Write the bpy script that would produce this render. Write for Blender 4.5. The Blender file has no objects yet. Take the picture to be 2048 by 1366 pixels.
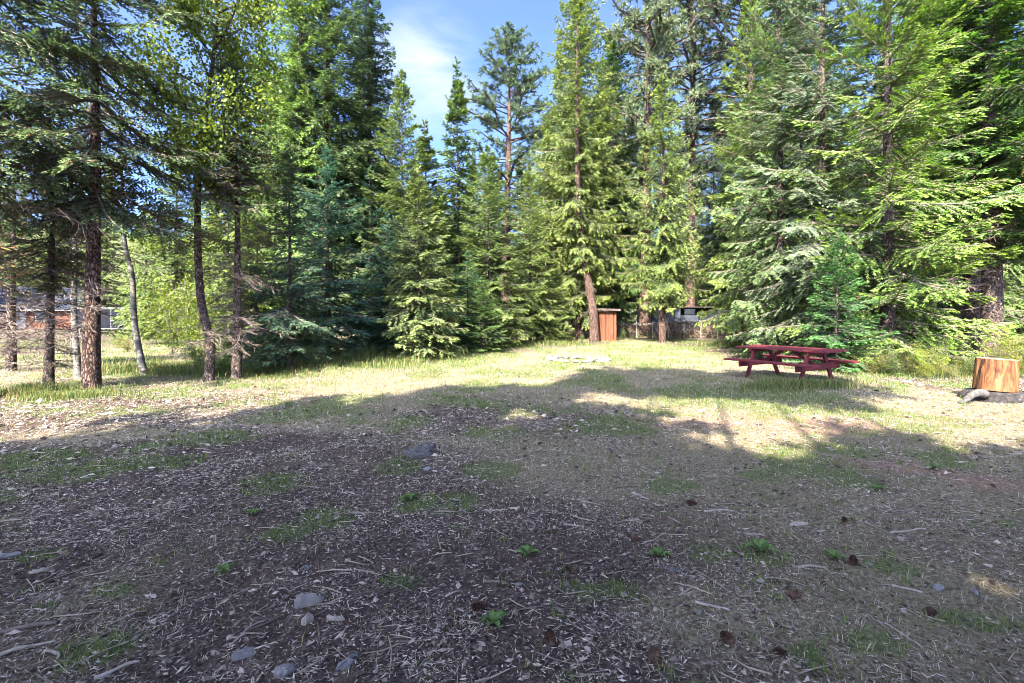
import bpy, math
import numpy as np
from mathutils import Vector

# ------------------------------------------------------------------ camera, sky, sun, exposure
scene = bpy.context.scene
COL = scene.collection
F = 967.0            # focal length in photo pixels (2048 wide)
HZ = 635.0           # horizon row
EYE = 1.5
cam_d = bpy.data.cameras.new('camera')
cam_d.sensor_width = 36.0
cam_d.lens = 36.0 * F / 2048.0
cam_d.shift_y = -(683.0 - HZ) / 2048.0
cam_d.clip_start = 0.05
cam_d.clip_end = 3000
cam = bpy.data.objects.new('camera', cam_d)
COL.objects.link(cam)
cam.location = (0, 0, EYE)
cam.rotation_euler = (math.radians(90), 0, 0)
scene.camera = cam

SUN_EL = math.radians(42)
SH = np.array([0.34, 0.94]); SH = SH / np.linalg.norm(SH)     # horizontal way the light travels
world = bpy.data.worlds.new('World'); scene.world = world
world.use_nodes = True
wn = world.node_tree.nodes; wl = world.node_tree.links
wn.clear()
w_out = wn.new('ShaderNodeOutputWorld')
w_bg = wn.new('ShaderNodeBackground')
w_sky = wn.new('ShaderNodeTexSky')
w_sky.sky_type = 'NISHITA'
w_sky.sun_disc = False
w_sky.sun_elevation = SUN_EL
w_sky.sun_rotation = math.atan2(-SH[0], -SH[1])
w_sky.altitude = 1200
w_sky.air_density = 0.2
w_sky.dust_density = 7.0
w_sky.ozone_density = 10.0
w_bg.inputs['Strength'].default_value = 0.15
# thin drifting cirrus over the whole sky, thickest in one wisp low over the forest
w_tc = wn.new('ShaderNodeTexCoord')
w_map = wn.new('ShaderNodeMapping'); w_map.inputs['Scale'].default_value = (1.6, 1.6, 5.5)
w_map.inputs['Location'].default_value = (0.35, 0.1, 0.33)
w_nz = wn.new('ShaderNodeTexNoise'); w_nz.inputs['Scale'].default_value = 2.1
w_nz.inputs['Detail'].default_value = 7; w_nz.inputs['Roughness'].default_value = 0.55
w_nz.inputs['Distortion'].default_value = 0.6
w_rmp = wn.new('ShaderNodeMapRange')
w_rmp.inputs['From Min'].default_value = 0.40; w_rmp.inputs['From Max'].default_value = 0.78
cd = Vector(((860 - 1024) / F, 1.0, (HZ - 150) / F)).normalized()
w_dot = wn.new('ShaderNodeVectorMath'); w_dot.operation = 'DOT_PRODUCT'
w_dot.inputs[1].default_value = cd
w_dr = wn.new('ShaderNodeMapRange')
w_dr.inputs['From Min'].default_value = math.cos(math.radians(7)); w_dr.inputs['From Max'].default_value = 1.0
w_dr.inputs['To Min'].default_value = 0.06; w_dr.inputs['To Max'].default_value = 1.0
w_mul = wn.new('ShaderNodeMath'); w_mul.operation = 'MULTIPLY'
w_mix = wn.new('ShaderNodeMix'); w_mix.data_type = 'RGBA'
w_mix.inputs['B'].default_value = (0.75, 0.8, 0.9, 1)
wl.new(w_tc.outputs['Generated'], w_map.inputs['Vector'])
wl.new(w_map.outputs['Vector'], w_nz.inputs['Vector'])
wl.new(w_nz.outputs['Fac'], w_rmp.inputs['Value'])
wl.new(w_tc.outputs['Generated'], w_dot.inputs[0])
wl.new(w_dot.outputs['Value'], w_dr.inputs['Value'])
wl.new(w_rmp.outputs['Result'], w_mul.inputs[0])
wl.new(w_dr.outputs['Result'], w_mul.inputs[1])
wl.new(w_mul.outputs['Value'], w_mix.inputs['Factor'])
wl.new(w_sky.outputs['Color'], w_mix.inputs['A'])
wl.new(w_mix.outputs['Result'], w_bg.inputs['Color'])
wl.new(w_bg.outputs['Background'], w_out.inputs['Surface'])

sun_d = bpy.data.lights.new('sun', 'SUN')
sun_d.energy = 3.3
sun_d.angle = math.radians(0.5)
sun_d.color = (1.0, 0.93, 0.80)
sun = bpy.data.objects.new('sun', sun_d); COL.objects.link(sun)
sun_dir = Vector((SH[0] * math.cos(SUN_EL), SH[1] * math.cos(SUN_EL), -math.sin(SUN_EL)))
sun.rotation_euler = sun_dir.to_track_quat('-Z', 'Y').to_euler()
sun.location = (-20, -30, 40)

vs = scene.view_settings
vs.view_transform = 'Standard'; vs.look = 'None'; vs.gamma = 1.0
vs.use_curve_mapping = False
vs.exposure = 3.6
scene.render.engine = 'CYCLES'
cy = scene.cycles
cy.max_bounces = 5; cy.diffuse_bounces = 3; cy.glossy_bounces = 2
cy.transmission_bounces = 4; cy.transparent_max_bounces = 4
cy.use_denoising = True
cy.filter_width = 0.95
cy.sample_clamp_indirect = 6.0

# ------------------------------------------------------------------ small helpers
RNG = np.random.default_rng(7)

def lat(ix, iy, seed):
    h = (ix.astype(np.int64) * 374761393 + iy.astype(np.int64) * 668265263 + seed * 974711) & 0x7fffffff
    h = ((h ^ (h >> 13)) * 1274126177) & 0x7fffffff
    h = h ^ (h >> 16)
    return (h & 0xffffff) / float(0xffffff)

def vnoise(x, y, seed=0):
    x = np.asarray(x, float); y = np.asarray(y, float)
    ix = np.floor(x); iy = np.floor(y)
    fx = x - ix; fy = y - iy
    fx = fx * fx * (3 - 2 * fx); fy = fy * fy * (3 - 2 * fy)
    a = lat(ix, iy, seed); b = lat(ix + 1, iy, seed); c = lat(ix, iy + 1, seed); d = lat(ix + 1, iy + 1, seed)
    return (a * (1 - fx) + b * fx) * (1 - fy) + (c * (1 - fx) + d * fx) * fy

def fbm(x, y, seed=0, oct=4, gain=0.5):
    s = 0.0; a = 1.0; t = 0.0
    for k in range(oct):
        s = s + a * vnoise(np.asarray(x) * 2 ** k, np.asarray(y) * 2 ** k, seed + 17 * k)
        t += a; a *= gain
    return s / t

def sstep(a, b, x):
    t = np.clip((np.asarray(x, float) - a) / (b - a), 0, 1)
    return t * t * (3 - 2 * t)

def gz(x, y):
    """height of the ground"""
    x = np.asarray(x, float); y = np.asarray(y, float)
    r = np.hypot(x, y)
    z = (fbm(x * 0.13, y * 0.13, 3, 2) - 0.5) * 0.16 * sstep(2.0, 6.0, r)
    z = z + (fbm(x * 0.8, y * 0.8, 5, 3) - 0.5) * 0.075
    # low bank of raked soil at the edge of the trees
    z = z + 0.16 * np.exp(-(((x + 5.1) / 1.5) ** 2 + ((y - 13.6) / 0.7) ** 2))
    far = np.hypot(x, y - 10)
    z = z + 30 * sstep(85, 210, far) * (0.75 + 0.5 * vnoise(x * 0.012, y * 0.012, 9)) * sstep(-60, 60, y)
    return z

def gp(u, v):
    """photo pixel on flat ground -> x, y"""
    d = F * EYE / (v - HZ)
    return (u - 1024) / F * d, d

def at(u, d):
    return (u - 1024) / F * d, d

def link(o, parent=None):
    COL.objects.link(o)
    if parent is not None:
        o.parent = parent
    return o

def tag(o, label=None, cat=None, group=None, kind=None):
    if label: o['label'] = label
    if cat: o['category'] = cat
    if group: o['group'] = group
    if kind: o['kind'] = kind
    return o

def empty(name, loc, rz=0.0, scale=(1, 1, 1)):
    o = bpy.data.objects.new(name, None)
    o.empty_display_size = 0.2
    o.location = loc; o.rotation_euler = (0, 0, rz); o.scale = scale
    return link(o)

def mesh_tri(name, V, T, mats, C=None, mi=None, smooth=False):
    """a mesh from numpy vertices and triangles, optional point colour and material index"""
    V = np.ascontiguousarray(V, np.float32); T = np.ascontiguousarray(T, np.int32)
    me = bpy.data.meshes.new(name)
    me.vertices.add(len(V)); me.vertices.foreach_set('co', V.ravel())
    me.loops.add(T.size); me.loops.foreach_set('vertex_index', T.ravel())
    me.polygons.add(len(T))
    me.polygons.foreach_set('loop_start', np.arange(0, T.size, 3, dtype=np.int32))
    for m in (mats if isinstance(mats, (list, tuple)) else [mats]):
        me.materials.append(m)
    if mi is not None:
        me.polygons.foreach_set('material_index', np.ascontiguousarray(mi, np.int32))
    me.polygons.foreach_set('use_smooth', np.full(len(T), smooth))
    if C is not None:
        C = np.asarray(C, np.float32)
        if C.shape[1] == 3:
            C = np.concatenate([C, np.ones((len(C), 1), np.float32)], 1)
        a = me.attributes.new('col', 'FLOAT_COLOR', 'POINT')
        a.data.foreach_set('color', np.ascontiguousarray(C).ravel())
    me.update(calc_edges=True)
    return me

class Acc:
    """collects triangles (and colours) for one mesh"""
    def __init__(s): s.V = []; s.T = []; s.C = []; s.n = 0
    def add(s, V, T, C=None):
        V = np.asarray(V, float).reshape(-1, 3); T = np.asarray(T, int).reshape(-1, 3)
        s.V.append(V); s.T.append(T + s.n); s.n += len(V)
        if C is not None:
            C = np.asarray(C, float)
            if C.ndim == 1: C = np.repeat(C[None, :3], len(V), 0)
            s.C.append(C)
    def box(s, lo, hi, C=None, R=None, t=(0, 0, 0)):
        lo = np.array(lo, float); hi = np.array(hi, float)
        V = np.array([[lo[0], lo[1], lo[2]], [hi[0], lo[1], lo[2]], [hi[0], hi[1], lo[2]], [lo[0], hi[1], lo[2]],
                      [lo[0], lo[1], hi[2]], [hi[0], lo[1], hi[2]], [hi[0], hi[1], hi[2]], [lo[0], hi[1], hi[2]]])
        if R is not None: V = V @ np.asarray(R).T
        V = V + np.asarray(t)
        q = [(0, 3, 2, 1), (4, 5, 6, 7), (0, 1, 5, 4), (1, 2, 6, 5), (2, 3, 7, 6), (3, 0, 4, 7)]
        T = [(a, b, c) for a, b, c, d in q] + [(a, c, d) for a, b, c, d in q]
        s.add(V, T, C)
    def mesh(s, name, mats, smooth=False):
        return mesh_tri(name, np.concatenate(s.V), np.concatenate(s.T), mats,
                        np.concatenate(s.C) if s.C else None, smooth=smooth)
    def obj(s, name, mats, parent=None, smooth=False, bevel=0):
        o = bpy.data.objects.new(name, s.mesh(name, mats, smooth))
        link(o, parent)
        if bevel:
            b = o.modifiers.new('bevel', 'BEVEL'); b.width = bevel; b.segments = 2; b.limit_method = 'ANGLE'
        return o

def nrm(a):
    a = np.asarray(a, float)
    return a / np.maximum(np.linalg.norm(a, axis=-1, keepdims=True), 1e-9)

def seg_tubes(P0, P1, r0, r1, sides=3):
    """separate tapered tubes for each segment"""
    P0 = np.asarray(P0, float); P1 = np.asarray(P1, float)
    n = len(P0)
    d = nrm(P1 - P0)
    ref = np.where(np.abs(d[:, 2:3]) > 0.9, np.array([[1., 0, 0]]), np.array([[0, 0, 1.]]))
    a = nrm(np.cross(d, ref)); b = np.cross(d, a)
    r0 = np.broadcast_to(np.asarray(r0, float), (n,)); r1 = np.broadcast_to(np.asarray(r1, float), (n,))
    ang = np.arange(sides) / sides * 2 * math.pi
    off = a[:, None] * np.cos(ang)[None, :, None] + b[:, None] * np.sin(ang)[None, :, None]
    V = np.concatenate([P0[:, None] + off * r0[:, None, None], P1[:, None] + off * r1[:, None, None]], 1)
    T = []
    for k in range(sides):
        k2 = (k + 1) % sides
        T += [(k, k2, sides + k2), (k, sides + k2, sides + k)]
    T = np.array(T)[None] + (np.arange(n) * 2 * sides)[:, None, None]
    return V.reshape(-1, 3), T.reshape(-1, 3)

def tube(path, rad, sides=12, rough=0.0, seed=0, cap=True, flare=None):
    """one continuous tube along a path with a radius per point; lumpy when rough"""
    P = np.asarray(path, float); R = np.asarray(rad, float)
    n = len(P)
    d = np.gradient(P, axis=0); d = nrm(d)
    ref = np.array([1., 0.03, 0]) if abs(d[n // 2, 2]) > 0.6 else np.array([0, 0, 1.])
    a = nrm(np.cross(d, ref)); b = np.cross(d, a)
    ang = np.arange(sides) / sides * 2 * math.pi
    rr = np.repeat(R[:, None], sides, 1)
    if rough:
        nz = fbm(np.repeat(np.arange(n)[:, None] * 0.55, sides, 1), np.repeat(ang[None] * 1.9, n, 0), seed, 3)
        rr = rr * (1 + rough * (nz - 0.5) * 2)
    if flare is not None:
        lobes = 0.5 + 0.5 * np.cos(ang * flare[2] + seed)
        h = np.linspace(0, 1, n)[:, None]
        rr = rr * (1 + flare[0] * np.exp(-h / flare[1]) * (0.35 + 0.65 * lobes[None]))
    V = P[:, None] + (a[:, None] * np.cos(ang)[None, :, None] + b[:, None] * np.sin(ang)[None, :, None]) * rr[..., None]
    V = V.reshape(-1, 3)
    i = np.arange(n - 1)[:, None] * sides; k = np.arange(sides)[None]; k2 = (k + 1) % sides
    A = i + k; B = i + k2; Cc = i + sides + k2; D = i + sides + k
    T = np.concatenate([np.stack([A, B, Cc], -1).reshape(-1, 3), np.stack([A, Cc, D], -1).reshape(-1, 3)])
    if cap:
        V = np.concatenate([V, P[:1], P[-1:]])
        c0 = n * sides; c1 = c0 + 1; k = np.arange(sides); k2 = (k + 1) % sides
        T = np.concatenate([T, np.stack([np.full(sides, c0), k2, k], -1),
                            np.stack([np.full(sides, c1), (n - 1) * sides + k, (n - 1) * sides + k2], -1)])
    return V, T

# ------------------------------------------------------------------ materials
def new_mat(name):
    m = bpy.data.materials.new(name); m.use_nodes = True
    nt = m.node_tree; nt.nodes.clear()
    out = nt.nodes.new('ShaderNodeOutputMaterial')
    return m, nt.nodes, nt.links, out

def foliage_mat(name, trans=0.32, gloss=0.0):
    """colour = point colour x object colour; thin leaves let some light through"""
    m, N, L, out = new_mat(name)
    at_ = N.new('ShaderNodeAttribute'); at_.attribute_name = 'col'
    oi = N.new('ShaderNodeObjectInfo')
    mul = N.new('ShaderNodeMix'); mul.data_type = 'RGBA'; mul.blend_type = 'MULTIPLY'
    mul.inputs['Factor'].default_value = 1.0
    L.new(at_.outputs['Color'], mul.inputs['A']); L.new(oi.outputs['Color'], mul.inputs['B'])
    p = N.new('ShaderNodeBsdfPrincipled')
    p.inputs['Roughness'].default_value = 0.5
    p.inputs['Specular IOR Level'].default_value = gloss
    L.new(mul.outputs['Result'], p.inputs['Base Color'])
    t = N.new('ShaderNodeBsdfTranslucent')
    hs = N.new('ShaderNodeHueSaturation'); hs.inputs['Saturation'].default_value = 1.15
    hs.inputs['Value'].default_value = 1.25
    L.new(mul.outputs['Result'], hs.inputs['Color']); L.new(hs.outputs['Color'], t.inputs['Color'])
    mx = N.new('ShaderNodeMixShader'); mx.inputs['Fac'].default_value = trans
    L.new(p.outputs['BSDF'], mx.inputs[1]); L.new(t.outputs['BSDF'], mx.inputs[2])
    L.new(mx.outputs['Shader'], out.inputs['Surface'])
    return m

def vcol_mat(name, rough=0.9, noise=0.0, scale=60, spec=0.15):
    m, N, L, out = new_mat(name)
    at_ = N.new('ShaderNodeAttribute'); at_.attribute_name = 'col'
    p = N.new('ShaderNodeBsdfPrincipled'); p.inputs['Roughness'].default_value = rough
    p.inputs['Specular IOR Level'].default_value = spec
    if noise:
        nz = N.new('ShaderNodeTexNoise'); nz.inputs['Scale'].default_value = scale; nz.inputs['Detail'].default_value = 6
        tc = N.new('ShaderNodeTexCoord'); L.new(tc.outputs['Object'], nz.inputs['Vector'])
        mr = N.new('ShaderNodeMapRange'); mr.inputs['To Min'].default_value = 1 - noise; mr.inputs['To Max'].default_value = 1 + noise
        L.new(nz.outputs['Fac'], mr.inputs['Value'])
        mu = N.new('ShaderNodeVectorMath'); mu.operation = 'SCALE'
        L.new(at_.outputs['Color'], mu.inputs[0]); L.new(mr.outputs['Result'], mu.inputs['Scale'])
        L.new(mu.outputs['Vector'], p.inputs['Base Color'])
        bp = N.new('ShaderNodeBump'); bp.inputs['Strength'].default_value = 0.5; bp.inputs['Distance'].default_value = 0.01
        L.new(nz.outputs['Fac'], bp.inputs['Height']); L.new(bp.outputs['Normal'], p.inputs['Normal'])
    else:
        L.new(at_.outputs['Color'], p.inputs['Base Color'])
    L.new(p.outputs['BSDF'], out.inputs['Surface'])
    return m

def ramp_mat(name, stops, scale=(1, 1, 1), nscale=8, detail=8, rough=0.9, bump=0.5, bdist=0.02, vor=0.0, spec=0.2, dist=0.0):
    """noise over object space through a colour ramp, with bump; vor > 0 adds bark plates"""
    m, N, L, out = new_mat(name)
    tc = N.new('ShaderNodeTexCoord'); mp = N.new('ShaderNodeMapping'); mp.inputs['Scale'].default_value = scale
    L.new(tc.outputs['Object'], mp.inputs['Vector'])
    nz = N.new('ShaderNodeTexNoise'); nz.inputs['Scale'].default_value = nscale
    nz.inputs['Detail'].default_value = detail; nz.inputs['Roughness'].default_value = 0.62
    nz.inputs['Distortion'].default_value = dist
    L.new(mp.outputs['Vector'], nz.inputs['Vector'])
    h = nz.outputs['Fac']
    if vor:
        vo = N.new('ShaderNodeTexVoronoi'); vo.feature = 'DISTANCE_TO_EDGE'; vo.inputs['Scale'].default_value = nscale * 1.7
        ad = N.new('ShaderNodeVectorMath'); ad.operation = 'MULTIPLY_ADD'
        ad.inputs[1].default_value = (0.12, 0.12, 0.12)
        L.new(nz.outputs['Color'], ad.inputs[0]); L.new(mp.outputs['Vector'], ad.inputs[2])
        L.new(ad.outputs['Vector'], vo.inputs['Vector'])
        mr = N.new('ShaderNodeMapRange'); mr.inputs['From Max'].default_value = 0.22
        mr.inputs['To Min'].default_value = -vor; mr.inputs['To Max'].default_value = vor * 0.35
        L.new(vo.outputs['Distance'], mr.inputs['Value'])
        ma = N.new('ShaderNodeMath'); ma.operation = 'ADD'
        L.new(nz.outputs['Fac'], ma.inputs[0]); L.new(mr.outputs['Result'], ma.inputs[1])
        h = ma.outputs['Value']
    cr = N.new('ShaderNodeValToRGB')
    e = cr.color_ramp.elements
    while len(e) < len(stops): e.new(0.5)
    for k, (pos, c) in enumerate(stops):
        e[k].position = pos; e[k].color = (*c, 1)
    L.new(h, cr.inputs['Fac'])
    p = N.new('ShaderNodeBsdfPrincipled'); p.inputs['Roughness'].default_value = rough
    p.inputs['Specular IOR Level'].default_value = spec
    L.new(cr.outputs['Color'], p.inputs['Base Color'])
    if bump:
        bp = N.new('ShaderNodeBump'); bp.inputs['Strength'].default_value = bump; bp.inputs['Distance'].default_value = bdist
        L.new(h, bp.inputs['Height']); L.new(bp.outputs['Normal'], p.inputs['Normal'])
    L.new(p.outputs['BSDF'], out.inputs['Surface'])
    return m

M = {}
M['needle'] = foliage_mat('fir_needles', 0.30, 0.25)
M['leaf'] = foliage_mat('broad_leaves', 0.42, 0.3)
M['grass'] = foliage_mat('grass_blades', 0.30, 0.1)
M['litter'] = vcol_mat('forest_litter', 0.9, 0.0)
M['bark_fir'] = ramp_mat('fir_bark', [(0.2, (0.018, 0.014, 0.012)), (0.45, (0.075, 0.055, 0.045)), (0.62, (0.15, 0.105, 0.085)), (0.85, (0.27, 0.22, 0.19))],
                         (1, 1, 0.5), 15, 9, 0.95, 1.0, 0.03, 0.30)
M['bark_red'] = ramp_mat('reddish_bark', [(0.2, (0.015, 0.009, 0.007)), (0.45, (0.07, 0.042, 0.032)), (0.65, (0.145, 0.09, 0.068)), (0.85, (0.25, 0.175, 0.14))],
                         (1, 1, 0.45), 11, 9, 0.95, 1.0, 0.04, 0.32)
M['bark_aspen'] = ramp_mat('pale_smooth_bark', [(0.30, (0.02, 0.018, 0.016)), (0.42, (0.085, 0.076, 0.064)), (0.58, (0.15, 0.137, 0.115)), (0.8, (0.25, 0.23, 0.20))],
                           (1, 1, 3.2), 5, 6, 0.85, 0.5, 0.01)
M['dead_wood'] = ramp_mat('dead_twigs', [(0.3, (0.06, 0.045, 0.038)), (0.6, (0.15, 0.115, 0.095)), (0.85, (0.26, 0.22, 0.19))], (1, 1, 1), 14, 4, 0.95, 0)

# ------------------------------------------------------------------ twig and branch building blocks
def diamonds(B, D, Nn, l, w, fold=0.25):
    """folded leaf/twig shapes: base, dir, normal, length, width -> vertices (n,4,3)"""
    S = nrm(np.cross(Nn, D)); Nn = np.cross(D, S)
    l = np.asarray(l)[:, None]; w = np.asarray(w)[:, None]
    mid = B + D * l * 0.45
    lft = mid + S * w * 0.5 - Nn * w * fold
    rgt = mid - S * w * 0.5 - Nn * w * fold
    return np.stack([B, lft, B + D * l, rgt], 1)

DT = np.array([[0, 1, 2], [0, 2, 3]])

def dia_tris(n):
    return (np.arange(n) * 4)[:, None, None] + DT[None]

def fir_branch(L, rng, tw=0.11, wd=0.034, s1=0.10, s2=0.055, droop=0.12, up=0.10, hang=0.18, wide=0.42, maxlat=0.9):
    """one conifer branch along +x: twig shapes, shade value per twig, wooden axis segments"""
    B = []; D = []; Nn = []; Ln = []; Sh = []
    seg0 = []; seg1 = []
    ph = rng.uniform(0, 6.28)
    def axis(t):
        return np.stack([L * t, 0.05 * L * np.sin(ph + 2.2 * t) * t, L * (-droop * t + (up + droop * 0.4) * t ** 2.6)], -1)
    ts = np.linspace(0, 1, 7); ax = axis(ts)
    seg0.append(ax[:-1]); seg1.append(ax[1:])
    n = max(4, int(L * 0.88 / s1))
    for t in np.linspace(0.12, 0.985, n):
        for sd in (-1, 1):
            tt = min(0.99, max(0.05, t + rng.normal(0, 0.4 / n)))
            b = axis(np.array([tt]))[0]
            l = min(maxlat, wide * L * (1.03 - tt) ** 0.75 * min(1, 0.35 + 1.9 * tt)) * rng.uniform(0.65, 1.15) + 0.06
            a = math.radians(rng.uniform(42, 68)) * (1 - 0.35 * tt)
            d = np.array([math.cos(a), sd * math.sin(a), rng.normal(-0.06, 0.14)])
            m = max(2, int(l / s2))
            q = (np.arange(m) + rng.uniform(0.2, 0.9)) / m
            pts = b + d * (q * l)[:, None]
            pts[:, 2] -= hang * l * q ** 1.7
            e = b + d * l; e[2] -= hang * l
            if l > 0.18:
                seg0.append(b[None]); seg1.append((b + d * l * 0.6 - np.array([0, 0, hang * l * 0.42]))[None])
            dd = d.copy(); 
            for s in (-1, 1):
                aa = np.radians(rng.uniform(28, 58, m)) * s
                dx = dd[0] * np.cos(aa) - dd[1] * np.sin(aa); dy = dd[0] * np.sin(aa) + dd[1] * np.cos(aa)
                dz = dd[2] - hang * 1.3 * q + rng.normal(0, 0.16, m)
                B.append(pts); D.append(np.stack([dx, dy, dz], -1)); Ln.append(tw * rng.uniform(0.65, 1.25, m) * (1.12 - 0.45 * q))
                Sh.append(0.55 * q + 0.45 * tt)
            B.append(e[None] - d * tw * 0.6); D.append((d + np.array([0, 0, -hang]))[None]); Ln.append(np.array([tw * 1.25])); Sh.append(np.array([1.0]))
    m = max(3, int(L / (s2 * 1.2)))
    q = np.linspace(0.1, 0.98, m)
    for s in (-1, 1):
        pts = axis(q); a = np.radians(rng.uniform(30, 60, m)) * s
        B.append(pts); D.append(np.stack([np.cos(a), np.sin(a), rng.normal(0.1, 0.15, m)], -1)); Ln.append(tw * rng.uniform(0.7, 1.2, m)); Sh.append(q)
    B = np.concatenate(B); D = nrm(np.concatenate(D)); Ln = np.concatenate(Ln); Sh = np.concatenate(Sh)
    k = len(B)
    Nn = nrm(np.stack([rng.normal(0, 0.38, k), rng.normal(0, 0.38, k), np.ones(k)], -1))
    V = diamonds(B, D, Nn, Ln, np.full(k, wd) * rng.uniform(0.8, 1.25, k))
    return V, Sh, np.concatenate(seg0), np.concatenate(seg1), 0.011 * L + 0.004

def dead_branch(L, rng):
    """bare side branch with fine dead twigs"""
    s0 = []; s1 = []; r = []
    ph = rng.uniform(0, 6.28); dr = rng.uniform(0.05, 0.35)
    ax = lambda t: np.stack([L * t, 0.07 * L * np.sin(ph + 3 * t), -dr * L * t ** 1.5 + 0.12 * L * t ** 4], -1)
    ts = np.linspace(0, 1, 6); a = ax(ts)
    s0.append(a[:-1]); s1.append(a[1:]); r.append(np.linspace(0.013, 0.005, 5) * (0.5 + L / 2))
    for t in np.arange(0.15, 1.0, 0.075 / max(L, 0.5) + 0.02):
        for sd in (-1, 1):
            if rng.random() < 0.25: continue
            b = ax(np.array([t]))[0]; l = rng.uniform(0.15, 0.42) * (1.1 - 0.6 * t) * min(1.2, L)
            an = math.radians(rng.uniform(35, 75))
            d = np.array([math.cos(an), sd * math.sin(an), rng.normal(-0.15, 0.3)])
            e = b + d * l + np.array([0, 0, -0.1 * l])
            s0.append(b[None]); s1.append(e[None]); r.append(np.array([0.0058]))
            for k in range(3):
                f = rng.uniform(0.3, 0.95); bb = b + (e - b) * f
                dd = nrm(d + rng.normal(0, 0.6, 3))
                s0.append(bb[None]); s1.append((bb + dd * rng.uniform(0.06, 0.16))[None]); r.append(np.array([0.0042]))
    return np.concatenate(s0), np.concatenate(s1), np.concatenate(r)

def rot_to(az, el, roll):
    ca, sa = math.cos(az), math.sin(az); ce, se = math.cos(el), math.sin(el); cr, sr = math.cos(roll), math.sin(roll)
    Rz = np.array([[ca, -sa, 0], [sa, ca, 0], [0, 0, 1]])
    Ry = np.array([[ce, 0, -se], [0, 1, 0], [se, 0, ce]])
    Rx = np.array([[1, 0, 0], [0, cr, -sr], [0, sr, cr]])
    return Rz @ Ry @ Rx

def trunk_mesh(name, path, rad, mat, sides=14, seed=0, rough=0.07, flare=(0.55, 0.02, 5)):
    V, T = tube(path, rad, sides, rough, seed, True, flare)
    return mesh_tri(name, V, T, mat, smooth=True)

def smooth_path(pts, n=48):
    """Catmull-Rom through (z, x, y) control points, returned as n points"""
    P = np.array([(p[1], p[2], p[0]) for p in pts], float)
    t = np.linspace(0, len(P) - 1, n); out = []
    Q = np.concatenate([[2 * P[0] - P[1]], P, [2 * P[-1] - P[-2]]])
    for v in t:
        i = min(int(v), len(P) - 2); f = v - i
        a, b, c, d = Q[i], Q[i + 1], Q[i + 2], Q[i + 3]
        out.append(0.5 * (2 * b + (c - a) * f + (2 * a - 5 * b + 4 * c - d) * f * f + (3 * b - a - 3 * c + d) * f ** 3))
    return np.array(out)

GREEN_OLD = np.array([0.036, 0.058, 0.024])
GREEN_NEW = np.array([0.140, 0.178, 0.050])

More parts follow.
